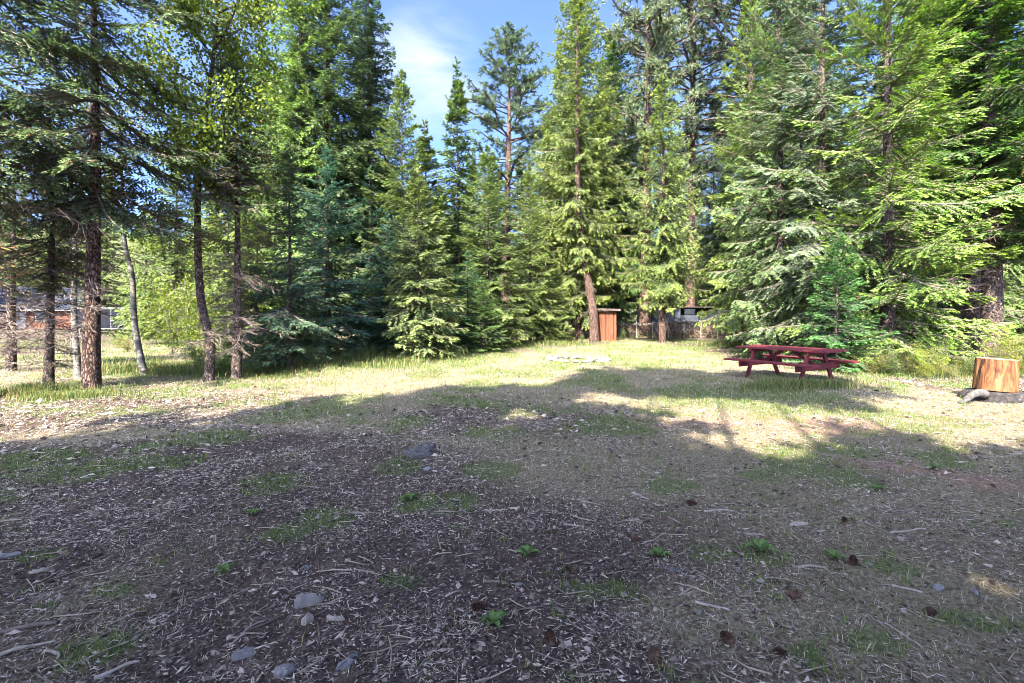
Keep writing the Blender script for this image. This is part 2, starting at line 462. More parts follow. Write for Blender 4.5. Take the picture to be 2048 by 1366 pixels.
def conifer(name, seed, H, R, zb, r0, spacing=0.22, per=4, tw=0.11, wd=0.034, s1=0.10, s2=0.055, droop=0.12, up=0.10,
            hang=0.18, wide=0.42, maxlat=0.9, el_lo=-12, el_hi=45, power=0.8, dead=None, gaps=0.12, path=None, bark='bark_fir',
            old=GREEN_OLD, new=GREEN_NEW, brown=0.0, nvar=3, lean=0.0, deadlen=0.8, skirt=0.55, rad_jit=0.22, sides=14):
    """prototype conifer: dict part name -> mesh. Unit in metres, base at the origin"""
    rng = np.random.default_rng(seed)
    if path is None:
        n = 44; z = np.concatenate([[0, 0.06, 0.15, 0.3], np.linspace(0.5, H, n - 4)])
        path = np.stack([0.05 * np.sin(z * 0.35 + seed) * np.minimum(z, 4) / 4 + lean * z, 0.05 * np.cos(z * 0.28 + seed * 2) * np.minimum(z, 4) / 4, z - 0.12], -1)
        rad = r0 * (1 - (z / H) ** 0.95 * 0.985)
    else:
        z = path[:, 2]; rad = r0 * (1 - np.clip(z / H, 0, 1) ** 0.95 * 0.985)
    axis = lambda h: np.array([np.interp(h, path[:, 2], path[:, k]) for k in range(3)])
    parts = {'trunk': trunk_mesh(name + '_trunk', path, np.maximum(rad, 0.008), M[bark], sides, seed)}
    classes = np.array([0.35, 0.7, 1.2, 1.8, 2.6, 3.6])
    classes = classes[classes < R * 1.5 + 0.3]
    tmpl = {}
    for ci, c in enumerate(classes):
        tmpl[ci] = [fir_branch(c, rng, tw, wd, s1, s2, droop, up, hang, wide, maxlat) for _ in range(nvar)]
    V = []; Sh = []; A0 = []; A1 = []; AR = []; tint = []
    zc = zb
    while zc < H - 0.12:
        t = (zc - zb) / (H - zb)
        prof = R * (1 - t) ** power * min(1.0, skirt + t * 3.2)
        k = max(3, int(round(per * (0.55 + 0.45 * (1 - t)))))
        az0 = rng.uniform(0, 6.28)
        for j in range(k):
            if rng.random() < gaps: continue
            l = max(0.16, prof * rng.uniform(1 - 1.5 * rad_jit, 1 + rad_jit))
            ci = int(np.argmin(np.abs(classes - l))); Vt, St, q0, q1, ar = tmpl[ci][rng.integers(nvar)]
            sc = l / classes[ci]
            az = az0 + j / k * 6.283 + rng.normal(0, 0.22)
            el = math.radians(el_lo + (el_hi - el_lo) * t ** 1.15 + rng.normal(0, 6))
            Rm = rot_to(az, el, rng.normal(0, 0.25)) * sc
            o = axis(zc + rng.uniform(-0.5, 0.5) * spacing)
            V.append((Vt.reshape(-1, 3) @ Rm.T + o).reshape(-1, 4, 3)); Sh.append(St)
            tint.append(np.full(len(St), rng.normal(0, 1)))
            A0.append(q0 @ Rm.T + o); A1.append(q1 @ Rm.T + o)
            AR.append(np.full(len(q0), ar * sc) * np.concatenate([np.linspace(1, 0.35, 6), np.full(len(q0) - 6, 0.3)]))
        zc += spacing * rng.uniform(0.7, 1.3) * (0.75 + 0.35 * (1 - t))
    # leader
    hh = np.linspace(H - 0.5, H - 0.03, 12)
    b = np.array([axis(h) for h in hh]); a = rng.uniform(0, 6.28, 12)
    V.append(diamonds(b, nrm(np.stack([np.cos(a) * 0.6, np.sin(a) * 0.6, np.full(12, 0.8)], -1)), nrm(rng.normal(0, 1, (12, 3))), np.full(12, tw * 1.1), np.full(12, wd)))
    Sh.append(np.ones(12)); tint.append(np.zeros(12))
    V = np.concatenate(V); Sh = np.concatenate(Sh); tint = np.concatenate(tint)
    n = len(V)
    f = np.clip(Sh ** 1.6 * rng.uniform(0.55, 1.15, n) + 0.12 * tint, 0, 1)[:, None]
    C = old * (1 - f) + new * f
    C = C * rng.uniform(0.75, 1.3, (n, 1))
    if brown > 0:
        z = V[:, 0, 2]; p = brown * np.clip(1.25 - (z - zb) / (H - zb) * 1.5, 0, 1) * (0.3 + 0.7 * (tint > 0.4))
        isb = rng.random(n) < p
        C[isb] = np.array([0.13, 0.075, 0.038]) * rng.uniform(0.7, 1.4, (isb.sum(), 1))
    C = np.repeat(C, 4, 0)
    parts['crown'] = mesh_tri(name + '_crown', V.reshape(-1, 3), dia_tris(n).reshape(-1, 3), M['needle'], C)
    A0 = np.concatenate(A0); A1 = np.concatenate(A1); AR = np.concatenate(AR)
    Vl, Tl = seg_tubes(A0, A1, AR, AR * 0.8, 3)
    parts['limbs'] = mesh_tri(name + '_limbs', Vl, Tl, M['dead_wood'])
    if dead:
        s0 = []; s1 = []; rr = []
        tm = [dead_branch(l, rng) for l in (0.5, 0.9, 1.3) for _ in range(2)]
        for _ in range(dead[2]):
            h = rng.uniform(dead[0], dead[1]); q0, q1, r = tm[rng.integers(len(tm))]
            Rm = rot_to(rng.uniform(0, 6.28), math.radians(rng.normal(-8, 14)), rng.normal(0, 0.3)) * rng.uniform(0.5, 1.15) * deadlen
            o = axis(h); s0.append(q0 @ Rm.T + o); s1.append(q1 @ Rm.T + o); rr.append(r)
        s0 = np.concatenate(s0); s1 = np.concatenate(s1); rr = np.concatenate(rr)
        Vd, Td = seg_tubes(s0, s1, rr, rr * 0.6, 3)
        parts['dead_branches'] = mesh_tri(name + '_dead_branches', Vd, Td, M['dead_wood'])
    return parts

def pine(name, seed, H, zb, R, r0, tuft=0.30, ntuft=16, dark=1.0):
    """ponderosa-like pine: bare reddish trunk, open crown of needle tufts"""
    rng = np.random.default_rng(seed)
    z = np.linspace(0, H, 40)
    path = np.stack([0.12 * np.sin(z * 0.13 + seed), 0.1 * np.cos(z * 0.11 + seed), z - 0.1], -1)
    rad = r0 * (1 - (z / H) ** 1.2 * 0.96)
    parts = {'trunk': trunk_mesh(name + '_trunk', path, rad, M['bark_red'], 14, seed, 0.08, (0.4, 0.02, 6))}
    axis = lambda h: np.array([np.interp(h, path[:, 2], path[:, k]) for k in range(3)])
    s0 = []; s1 = []; rr = []; tips = []; dirs = []
    h = zb
    while h < H - 0.3:
        t = (h - zb) / (H - zb)
        L = R * (math.sin(math.pi * (0.22 + 0.70 * t)) ** 0.8) * rng.uniform(0.65, 1.15)
        for _ in range(2):
            az = rng.uniform(0, 6.28); el = math.radians(-12 + 55 * t + rng.normal(0, 12))
            d = np.array([math.cos(az) * math.cos(el), math.sin(az) * math.cos(el), math.sin(el)])
            o = axis(h); pts = [o + d * L * q + np.array([0, 0, 0.16 * L * q * q]) + rng.normal(0, 0.05 * L, 3) * q for q in np.linspace(0, 1, 5)]
            for a, b in zip(pts[:-1], pts[1:]):
                s0.append(a); s1.append(b); rr.append(0.018 * L + 0.01)
            nsub = int(5 + 3.2 * L)
            for q in rng.uniform(0.25, 1.0, nsub):
                i = min(3, int(q * 4)); b = pts[i] + (pts[i + 1] - pts[i]) * (q * 4 - i)
                dd = nrm(d * 0.7 + rng.normal(0, 0.6, 3) + np.array([0, 0, 0.25])); l = rng.uniform(0.25, 0.8) * min(1.0, L / 2.2)
                s0.append(b); s1.append(b + dd * l); rr.append(0.012)
                tips.append(b + dd * l); dirs.append(dd)
                if rng.random() < 0.5: tips.append(b + dd * l * 0.45); dirs.append(nrm(dd + rng.normal(0, 0.5, 3)))
        h += rng.uniform(0.26, 0.46)
    s0 = np.array(s0); s1 = np.array(s1); rr = np.array(rr)
    Vl, Tl = seg_tubes(s0, s1, rr, rr * 0.75, 4)
    parts['limbs'] = mesh_tri(name + '_limbs', Vl, Tl, M['bark_fir'])
    tips = np.array(tips); dirs = np.array(dirs); k = len(tips)
    B = np.repeat(tips, ntuft, 0); D = nrm(np.repeat(dirs, ntuft, 0) * 0.55 + nrm(rng.normal(0, 1, (k * ntuft, 3))))
    n = k * ntuft
    V = diamonds(B - D * 0.03, D, nrm(rng.normal(0, 1, (n, 3))), tuft * rng.uniform(0.7, 1.15, n), np.full(n, tuft * 0.17))
    f = rng.random((n, 1)) * 0.8 + 0.2 * rng.random((k, 1)).repeat(ntuft, 0)
    C = (np.array([0.040, 0.062, 0.032]) * (1 - f) + np.array([0.13, 0.16, 0.085]) * f) * dark
    parts['crown'] = mesh_tri(name + '_crown', V.reshape(-1, 3), dia_tris(n).reshape(-1, 3), M['needle'], np.repeat(C, 4, 0))
    return parts

def broadleaf(name, seed, H, zb, R, path, r0, nleaf=9000, ls=0.065, c0=(0.06, 0.085, 0.018), c1=(0.17, 0.185, 0.04), bark='bark_aspen', nl=26):
    rng = np.random.default_rng(seed)
    z = path[:, 2]
    parts = {'trunk': trunk_mesh(name + '_trunk', path, np.maximum(r0 * (1 - np.clip(z / H, 0, 1) * 0.93), 0.01), M[bark], 12, seed, 0.06, (0.5, 0.03, 4))}
    axis = lambda h: np.array([np.interp(h, path[:, 2], path[:, k]) for k in range(3)])
    s0 = []; s1 = []; rr = []; cl = []
    for h in np.linspace(zb, H * 0.97, nl):
        t = (h - zb) / (H - zb)
        L = R * math.sin(math.pi * (0.18 + 0.75 * t)) ** 0.7 * rng.uniform(0.6, 1.15)
        az = rng.uniform(0, 6.28); el = math.radians(18 + 35 * t + rng.normal(0, 12))
        d = np.array([math.cos(az) * math.cos(el), math.sin(az) * math.cos(el), math.sin(el)])
        o = axis(h); pts = [o + d * L * q + np.array([0, 0, 0.12 * L * q * q]) + rng.normal(0, 0.05 * L, 3) * q for q in np.linspace(0, 1, 5)]
        for i in range(4):
            s0.append(pts[i]); s1.append(pts[i + 1]); rr.append((0.012 * L + 0.008) * (1 - i * 0.2))
        for q in rng.uniform(0.25, 1.0, 9):
            i = min(3, int(q * 4)); b = pts[i] + (pts[i + 1] - pts[i]) * (q * 4 - i)
            dd = nrm(d * 0.6 + rng.normal(0, 0.7, 3)); l = rng.uniform(0.25, 0.7) * min(1.2, L)
            s0.append(b); s1.append(b + dd * l); rr.append(0.006)
            cl += [b + dd * l * g for g in (0.35, 0.7, 1.0)]
    Vl, Tl = seg_tubes(np.array(s0), np.array(s1), np.array(rr), np.array(rr) * 0.7, 4)
    parts['limbs'] = mesh_tri(name + '_limbs', Vl, Tl, M[bark])
    cl = np.array(cl)
    idx = rng.integers(len(cl), size=nleaf)
    B = cl[idx] + rng.normal(0, 0.16, (nleaf, 3))
    D = nrm(rng.normal(0, 1, (nleaf, 3)) + np.array([0, 0, -0.4]))
    V = diamonds(B, D, nrm(rng.normal(0, 1, (nleaf, 3)) + np.array([0, 0, 0.6])), ls * rng.uniform(0.7, 1.3, nleaf), ls * 0.85 * rng.uniform(0.8, 1.2, nleaf), 0.12)
    f = np.clip(rng.random((nleaf, 1)) * 0.7 + 0.4 * rng.random((len(cl), 1))[idx] - 0.05, 0, 1)
    C = np.array(c0) * (1 - f) + np.array(c1) * f
    parts['crown'] = mesh_tri(name + '_crown', V.reshape(-1, 3), dia_tris(nleaf).reshape(-1, 3), M['leaf'], np.repeat(C, 4, 0))
    return parts

def shrub_proto(name, seed, R=0.8, H=1.3, nstem=9, nleaf=1500, ls=0.06, c0=(0.035, 0.06, 0.016), c1=(0.11, 0.14, 0.03)):
    rng = np.random.default_rng(seed)
    s0 = []; s1 = []; cl = []
    for _ in range(nstem):
        az = rng.uniform(0, 6.28); out = rng.uniform(0.2, 1) * R; h = H * rng.uniform(0.55, 1.05)
        p = [np.array([math.cos(az) * out * q ** 1.3, math.sin(az) * out * q ** 1.3, h * q - 0.03 * (q == 0)]) + rng.normal(0, 0.05, 3) * q for q in np.linspace(0, 1, 6)]
        for a, b in zip(p[:-1], p[1:]): s0.append(a); s1.append(b)
        cl += p[1:]
        for q in rng.uniform(0.2, 1, 7):
            i = min(4, int(q * 5)); b = p[i] + (p[i + 1] - p[i]) * (q * 5 - i)
            e = b + nrm(rng.normal(0, 1, 3) + np.array([math.cos(az) * .5, math.sin(az) * .5, 0.35])) * rng.uniform(0.15, 0.4) * R
            s0.append(b); s1.append(e); cl += [e, (b + e) / 2]
    V, T = seg_tubes(np.array(s0), np.array(s1), 0.006, 0.004, 3)
    parts = {'stems': mesh_tri(name + '_stems', V, T, M['dead_wood'])}
    cl = np.array(cl); idx = rng.integers(len(cl), size=nleaf)
    B = cl[idx] + rng.normal(0, 0.075, (nleaf, 3)) * R; B[:, 2] = np.abs(B[:, 2]) + 0.01
    V = diamonds(B, nrm(rng.normal(0, 1, (nleaf, 3))), nrm(rng.normal(0, 0.7, (nleaf, 3)) + np.array([0, 0, 1.0])), ls * rng.uniform(0.6, 1.3, nleaf), ls * 0.6 * rng.uniform(0.7, 1.2, nleaf), 0.15)
    f = np.clip(rng.random((nleaf, 1)) * 0.75 + 0.35 * rng.random((len(cl), 1))[idx], 0, 1)
    C = np.array(c0) * (1 - f) + np.array(c1) * f
    parts['foliage'] = mesh_tri(name + '_foliage', V.reshape(-1, 3), dia_tris(nleaf).reshape(-1, 3), M['leaf'], np.repeat(C, 4, 0))
    return parts

def plant_it(name, proto, x, y, label, cat='tree', group=None, scale=(1, 1, 1), rz=None, tint=(1, 1, 1), skip=(), sink=0.0):
    if np.isscalar(scale): scale = (scale,) * 3
    r = empty(name, (x, y, float(gz(x, y)) - sink), RNG.uniform(0, 6.28) if rz is None else rz, scale)
    tag(r, label, cat, group)
    for pn, me in proto.items():
        if pn in skip: continue
        o = bpy.data.objects.new(pn, me)
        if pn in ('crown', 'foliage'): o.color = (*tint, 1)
        else:
            if pn != 'trunk': o['kind'] = 'stuff'
        link(o, r)
    return r

# ------------------------------------------------------------------ ground
def zones(x, y):
    """how the clearing is covered: dark bark litter, green turf, bare reddish soil (rest: dry straw)"""
    x = np.asarray(x, float); y = np.asarray(y, float)
    n1 = fbm(x * 0.45, y * 0.45, 21, 4); n2 = fbm(x * 1.3, y * 1.3, 33, 4); n3 = fbm(x * 0.25 + 9, y * 0.25, 41, 3); n4 = fbm(x * 4.5, y * 4.5, 47, 3)
    r = np.hypot(x, y)
    near = 1 - sstep(4.2, 10.5, y - 0.30 * np.clip(-x, 0, 8) + 0.25 * np.clip(x, 0, 6))
    litter = np.clip(near * 1.05 + (n1 - 0.52) * 1.5 - 0.45 * sstep(-0.4, 2.2, x - 0.1 * y) * (1 - sstep(0, 9, np.abs(y - 6))), 0, 1)
    litter = litter * (1 - 0.62 * sstep(-0.05, 0.55, x / np.maximum(y, 0.5)) * (0.55 + 0.9 * n3))
    litter = np.maximum(litter, 0.75 * sstep(14, 24, np.abs(x)) * (1 - sstep(60, 80, y)))
    litter = np.maximum(litter, sstep(33, 37, y) * sstep(-6, 2, x) * 0.9)
    under = np.maximum(sstep(7.6, 9.2, x) * sstep(8.8, 10.5, y) * sstep(0, 5, y), sstep(-12.5, -3, -np.abs(x + 4 - (y - 14) * 0.35)) * sstep(13.5, 15.5, y) * (1 - sstep(30, 34, y)) * sstep(-2, 1, -x + (y - 16) * 0.7 - 3))
    litter = np.maximum(litter, under * 0.7)
    for (u, v, ru, rv) in STRAW:
        px, py = gp(u, v); ry = abs(gp(u, v - rv)[1] - gp(u, v + rv)[1]) / 2; rx = ru / F * py
        litter = litter * (1 - np.clip(1.3 * np.exp(-(((x - px) / rx) ** 2 + ((y - py) / ry) ** 2)) * (0.35 + 0.9 * n2), 0, 0.95))
    litter = np.maximum(litter, sstep(80, 95, r))
    green = np.maximum(sstep(0.55, 0.68, n2 * 0.6 + n1 * 0.4 + 0.06 * sstep(5, 9, y)), 0.9 * sstep(85, 100, r) * (y > 0))
    for (u, v, ru, rv) in PATCH:
        px, py = gp(u, v); ry = abs(gp(u, v - rv)[1] - gp(u, v + rv)[1]) / 2; rx = ru / F * py
        g = np.exp(-(((x - px) / rx) ** 2 + ((y - py) / ry) ** 2) * 0.62) * (0.05 + 1.0 * n2 + 1.0 * n4)
        green = np.maximum(green, sstep(0.22, 0.72, g))
    bare = sstep(0.58, 0.72, n3 * 0.55 + n2 * 0.45)
    for (u, v, ru, rv) in SOIL:
        px, py = gp(u, v); ry = abs(gp(u, v - rv)[1] - gp(u, v + rv)[1]) / 2; rx = ru / F * py
        bare = np.maximum(bare, np.clip(np.exp(-(((x - px) / rx) ** 2 + ((y - py) / ry) ** 2)) * (0.4 + 1.2 * n2), 0, 1))
    return litter, green, bare

# green patches and bare soil seen in the photo: centre, half width, half height in photo pixels
PATCH = [(425, 877, 75, 16), (300, 895, 45, 10), (190, 930, 110, 26), (90, 915, 60, 18), (350, 925, 60, 14), (545, 968, 58, 18), (655, 1036, 52, 24),
         (575, 1068, 40, 18), (85, 1105, 42, 14), (200, 1305, 58, 38), (228, 1182, 38, 12), (805, 1166, 38, 22), (320, 1125, 16, 8), (450, 1146, 14, 8),
         (795, 935, 45, 16), (985, 940, 55, 16), (560, 832, 60, 14), (640, 822, 60, 12), (830, 1005, 40, 16), (900, 1010, 50, 18), (1340, 975, 50, 14),
         (1210, 855, 90, 16), (1440, 800, 130, 18), (1600, 795, 90, 16), (1880, 920, 40, 14), (1690, 900, 60, 14), (1230, 1180, 40, 20), (1165, 1185, 40, 24),
         (1410, 1120, 30, 12), (1520, 1115, 45, 18), (1800, 1135, 50, 16), (1530, 1170, 40, 14), (1950, 1240, 70, 24), (1760, 1290, 60, 26), (1600, 1310, 40, 26),
         (640, 735, 110, 14), (520, 750, 80, 12), (780, 725, 80, 10), (300, 742, 130, 9), (880, 705, 90, 8), (1000, 860, 60, 14), (700, 800, 60, 10)]
STRAW = [(1150, 925, 190, 45), (1260, 960, 140, 40), (980, 880, 140, 25), (1750, 1255, 260, 90), (1900, 1180, 160, 60), (1380, 1240, 120, 60), (640, 850, 200, 20), (1500, 900, 180, 30), (200, 870, 180, 16)]
SOIL = [(725, 945, 45, 12), (560, 1000, 60, 12), (1330, 845, 150, 14), (1620, 850, 170, 20), (1760, 930, 120, 22), (1950, 960, 90, 24), (1460, 850, 90, 12),
        (1520, 772, 60, 8), (1950, 835, 110, 16), (250, 1065, 40, 10), (510, 1065, 40, 10), (510, 850, 40, 6), (565, 848, 30, 5)]

def build_ground():
    ys = np.concatenate([-np.geomspace(0.6, 160, 34)[::-1], np.linspace(-0.5, 1.2, 8), np.geomspace(1.3, 16, 230), np.geomspace(16.3, 60, 80), np.geomspace(62, 900, 36)])
    xh = np.concatenate([np.linspace(0, 7, 100), np.geomspace(7.1, 24, 56), np.geomspace(25, 900, 36)])
    xs = np.concatenate([-xh[:0:-1], xh])
    X, Y = np.meshgrid(xs, ys)
    Z = gz(X, Y)
    micro = (fbm(X * 9, Y * 9, 51, 3) - 0.5) * 0.030 + (fbm(X * 3.1, Y * 3.1, 53, 2) - 0.5) * 0.03
    Z = Z + micro * (1 - sstep(14, 24, np.hypot(X, Y)))
    V = np.stack([X, Y, Z], -1).reshape(-1, 3)
    ny, nx = X.shape
    i = (np.arange(ny - 1)[:, None] * nx + np.arange(nx - 1)[None]).reshape(-1)
    T = np.concatenate([np.stack([i, i + 1, i + nx + 1], -1), np.stack([i, i + nx + 1, i + nx], -1)])
    li, gr, ba = zones(V[:, 0], V[:, 1])
    me = mesh_tri('ground', V, T, M['ground'], np.stack([li, gr, ba], -1), smooth=True)
    o = bpy.data.objects.new('ground', me); link(o); tag(o, kind='structure')
    return o

def ground_material():
    m, N, L, out = new_mat('ground_litter_and_straw')
    at_ = N.new('ShaderNodeAttribute'); at_.attribute_name = 'col'
    sp = N.new('ShaderNodeSeparateColor'); L.new(at_.outputs['Color'], sp.inputs['Color'])
    tc = N.new('ShaderNodeTexCoord')
    def noise(scale, detail=6, rough=0.6):
        n = N.new('ShaderNodeTexNoise'); n.inputs['Scale'].default_value = scale; n.inputs['Detail'].default_value = detail
        n.inputs['Roughness'].default_value = rough; L.new(tc.outputs['Object'], n.inputs['Vector']); return n
    def ramp(src, stops):
        c = N.new('ShaderNodeValToRGB'); e = c.color_ramp.elements
        while len(e) < len(stops): e.new(0.5)
        for k, (p, col) in enumerate(stops): e[k].position = p; e[k].color = (*col, 1)
        L.new(src, c.inputs['Fac']); return c.outputs['Color']
    def mix(fac, a, b):
        x = N.new('ShaderNodeMix'); x.data_type = 'RGBA'
        L.new(fac, x.inputs['Factor']); L.new(a, x.inputs['A']); L.new(b, x.inputs['B']); return x.outputs['Result']
    def sharpen(src, nz, lo, hi):
        a = N.new('ShaderNodeMath'); a.operation = 'MULTIPLY_ADD'; a.inputs[1].default_value = 0.55
        L.new(nz, a.inputs[0]); L.new(src, a.inputs[2])
        r = N.new('ShaderNodeMapRange'); r.inputs['From Min'].default_value = lo; r.inputs['From Max'].default_value = hi
        L.new(a.outputs['Value'], r.inputs['Value']); return r.outputs['Result']
    nf = noise(45, 8, 0.7); nm = noise(6, 8, 0.65); nb = noise(1.3, 6, 0.6)
    straw = ramp(nf.outputs['Fac'], [(0.28, (0.034, 0.026, 0.017)), (0.45, (0.115, 0.092, 0.057)), (0.58, (0.19, 0.157, 0.10)), (0.76, (0.30, 0.26, 0.175))])
    litter = ramp(nf.outputs['Fac'], [(0.32, (0.010, 0.007, 0.006)), (0.46, (0.042, 0.030, 0.025)), (0.58, (0.10, 0.072, 0.058)), (0.76, (0.28, 0.22, 0.175))])
    turf = ramp(nf.outputs['Fac'], [(0.25, (0.022, 0.04, 0.012)), (0.5, (0.06, 0.095, 0.025)), (0.75, (0.14, 0.155, 0.05))])
    lit2 = ramp(nm.outputs['Fac'], [(0.3, (0.02, 0.014, 0.012)), (0.5, (0.065, 0.045, 0.036)), (0.7, (0.15, 0.105, 0.08))])
    soil = ramp(nf.outputs['Fac'], [(0.25, (0.09, 0.055, 0.038)), (0.5, (0.18, 0.115, 0.082)), (0.8, (0.27, 0.19, 0.14))])
    lf = N.new('ShaderNodeMapRange'); lf.inputs['From Min'].default_value = 0.42; lf.inputs['From Max'].default_value = 0.62
    lf.inputs['To Max'].default_value = 0.75; L.new(nb.outputs['Fac'], lf.inputs['Value'])
    litter = mix(lf.outputs['Result'], litter, lit2)
    c = mix(sharpen(sp.outputs['Blue'], nm.outputs['Fac'], 0.55, 1.0), straw, soil)
    c = mix(sharpen(sp.outputs['Red'], nm.outputs['Fac'], 0.50, 0.95), c, litter)
    gm = N.new('ShaderNodeMath'); gm.operation = 'MULTIPLY'; gm.inputs[1].default_value = 0.72
    brk = N.new('ShaderNodeMath'); brk.operation = 'ADD'; L.new(nm.outputs['Fac'], brk.inputs[0]); L.new(nf.outputs['Fac'], brk.inputs[1])
    L.new(sharpen(sp.outputs['Green'], brk.outputs['Value'], 0.72, 1.75), gm.inputs[0])
    c = mix(gm.outputs['Value'], c, turf)
    p = N.new('ShaderNodeBsdfPrincipled'); p.inputs['Roughness'].default_value = 1.0; p.inputs['Specular IOR Level'].default_value = 0.05
    L.new(c, p.inputs['Base Color'])
    bp = N.new('ShaderNodeBump'); bp.inputs['Strength'].default_value = 0.9; bp.inputs['Distance'].default_value = 0.03
    L.new(nf.outputs['Fac'], bp.inputs['Height']); L.new(bp.outputs['Normal'], p.inputs['Normal'])
    L.new(p.outputs['BSDF'], out.inputs['Surface'])
    return m

M['ground'] = ground_material()
build_ground()

# ------------------------------------------------------------------ tree prototypes
FIR_NEAR = dict(tw=0.115, wd=0.036, s1=0.115, s2=0.062)
FIR_MID = dict(tw=0.16, wd=0.052, s1=0.15, s2=0.085)
FIR_FAR = dict(tw=0.225, wd=0.070, s1=0.205, s2=0.12, nvar=2)
PR = {}
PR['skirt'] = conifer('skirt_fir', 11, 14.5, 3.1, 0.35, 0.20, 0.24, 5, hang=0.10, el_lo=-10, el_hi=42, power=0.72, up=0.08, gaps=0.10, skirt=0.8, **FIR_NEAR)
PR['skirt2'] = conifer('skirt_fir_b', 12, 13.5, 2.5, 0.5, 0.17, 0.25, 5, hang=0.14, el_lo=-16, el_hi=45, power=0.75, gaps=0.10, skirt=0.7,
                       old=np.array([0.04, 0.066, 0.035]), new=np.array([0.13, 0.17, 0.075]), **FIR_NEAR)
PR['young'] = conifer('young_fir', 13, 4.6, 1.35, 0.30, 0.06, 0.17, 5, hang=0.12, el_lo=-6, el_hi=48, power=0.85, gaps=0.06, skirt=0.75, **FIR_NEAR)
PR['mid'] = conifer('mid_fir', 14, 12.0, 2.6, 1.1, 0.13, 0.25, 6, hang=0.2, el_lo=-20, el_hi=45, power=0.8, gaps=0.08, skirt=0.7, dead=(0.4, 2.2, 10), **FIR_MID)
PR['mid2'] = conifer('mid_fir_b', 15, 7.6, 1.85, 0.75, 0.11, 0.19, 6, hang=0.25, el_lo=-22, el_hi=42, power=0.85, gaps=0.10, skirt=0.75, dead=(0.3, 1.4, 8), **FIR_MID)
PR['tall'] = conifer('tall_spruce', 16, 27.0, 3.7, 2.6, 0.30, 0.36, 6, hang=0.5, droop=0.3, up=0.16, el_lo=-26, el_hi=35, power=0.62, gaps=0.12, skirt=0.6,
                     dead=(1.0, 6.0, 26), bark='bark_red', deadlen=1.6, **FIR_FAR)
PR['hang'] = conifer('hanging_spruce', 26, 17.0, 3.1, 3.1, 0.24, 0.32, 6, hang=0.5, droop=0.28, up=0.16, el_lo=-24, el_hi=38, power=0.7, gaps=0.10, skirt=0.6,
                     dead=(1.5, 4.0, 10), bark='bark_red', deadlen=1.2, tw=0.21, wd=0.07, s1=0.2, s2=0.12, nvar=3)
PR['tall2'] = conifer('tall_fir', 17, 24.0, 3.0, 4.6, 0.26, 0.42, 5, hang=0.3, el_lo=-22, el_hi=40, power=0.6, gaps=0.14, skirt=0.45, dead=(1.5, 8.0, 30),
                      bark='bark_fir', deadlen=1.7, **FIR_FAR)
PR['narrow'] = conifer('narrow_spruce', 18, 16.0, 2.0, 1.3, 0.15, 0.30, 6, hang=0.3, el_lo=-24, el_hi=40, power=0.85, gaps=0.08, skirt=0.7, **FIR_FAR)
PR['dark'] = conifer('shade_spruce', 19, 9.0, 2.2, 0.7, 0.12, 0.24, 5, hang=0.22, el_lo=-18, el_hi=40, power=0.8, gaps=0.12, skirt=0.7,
                     old=np.array([0.028, 0.054, 0.035]), new=np.array([0.08, 0.125, 0.065]), dead=(0.3, 3.0, 14), **FIR_MID)  # darker, bluer needles: understorey shade is mixed into their colour
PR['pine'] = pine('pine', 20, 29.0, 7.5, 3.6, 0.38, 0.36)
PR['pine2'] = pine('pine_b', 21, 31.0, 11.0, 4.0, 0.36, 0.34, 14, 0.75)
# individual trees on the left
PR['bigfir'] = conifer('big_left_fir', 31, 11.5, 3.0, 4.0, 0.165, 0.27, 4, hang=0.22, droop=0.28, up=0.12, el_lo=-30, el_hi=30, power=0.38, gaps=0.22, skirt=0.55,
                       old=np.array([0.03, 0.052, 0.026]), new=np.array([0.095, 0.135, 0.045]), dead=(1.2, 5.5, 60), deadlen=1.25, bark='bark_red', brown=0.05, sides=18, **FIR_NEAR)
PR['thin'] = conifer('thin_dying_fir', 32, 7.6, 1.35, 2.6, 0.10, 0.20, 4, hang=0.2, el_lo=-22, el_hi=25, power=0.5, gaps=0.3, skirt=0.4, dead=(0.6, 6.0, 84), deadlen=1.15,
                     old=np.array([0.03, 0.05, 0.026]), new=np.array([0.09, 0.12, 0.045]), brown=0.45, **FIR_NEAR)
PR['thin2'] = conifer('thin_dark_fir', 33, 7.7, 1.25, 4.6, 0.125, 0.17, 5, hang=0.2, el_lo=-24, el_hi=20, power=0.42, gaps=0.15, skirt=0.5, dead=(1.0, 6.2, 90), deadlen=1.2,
                      old=np.array([0.026, 0.046, 0.026]), new=np.array([0.075, 0.11, 0.045]), brown=0.2, **FIR_NEAR)
asp1 = smooth_path([(0 - .1, 0, 0), (0.85, 0.03, 0), (1.3, -0.06, 0), (1.9, -0.22, 0.05), (3.2, -0.33, 0.1), (5.0, -0.30, 0.1), (7.0, -0.12, 0.2), (9.0, 0.1, 0.2), (11.5, 0.2, 0.2)], 60)
PR['aspen'] = broadleaf('aspen', 34, 11.5, 4.6, 2.0, asp1, 0.105, 26000, 0.08, bark='bark_fir', nl=56)
asp2 = smooth_path([(-0.1, 0, 0), (0.5, -0.13, 0), (1.4, -0.28, 0), (2.6, -0.34, 0), (3.6, -0.55, 0), (5.5, -0.7, 0.1), (8.0, -0.8, 0.1)], 46)
PR['aspen2'] = broadleaf('leaning_aspen', 35, 8.0, 4.6, 1.0, asp2, 0.085, 2600, 0.07, nl=16)
asp3 = smooth_path([(-0.1, 0, 0), (0.6, -0.06, 0), (1.6, -0.12, 0), (3.0, -0.10, 0), (5.0, -0.2, 0.1), (7.4, -0.15, 0.1)], 40)
PR['aspen3'] = broadleaf('slim_aspen', 36, 7.4, 4.2, 0.9, asp3, 0.08, 2200, 0.07, nl=14)
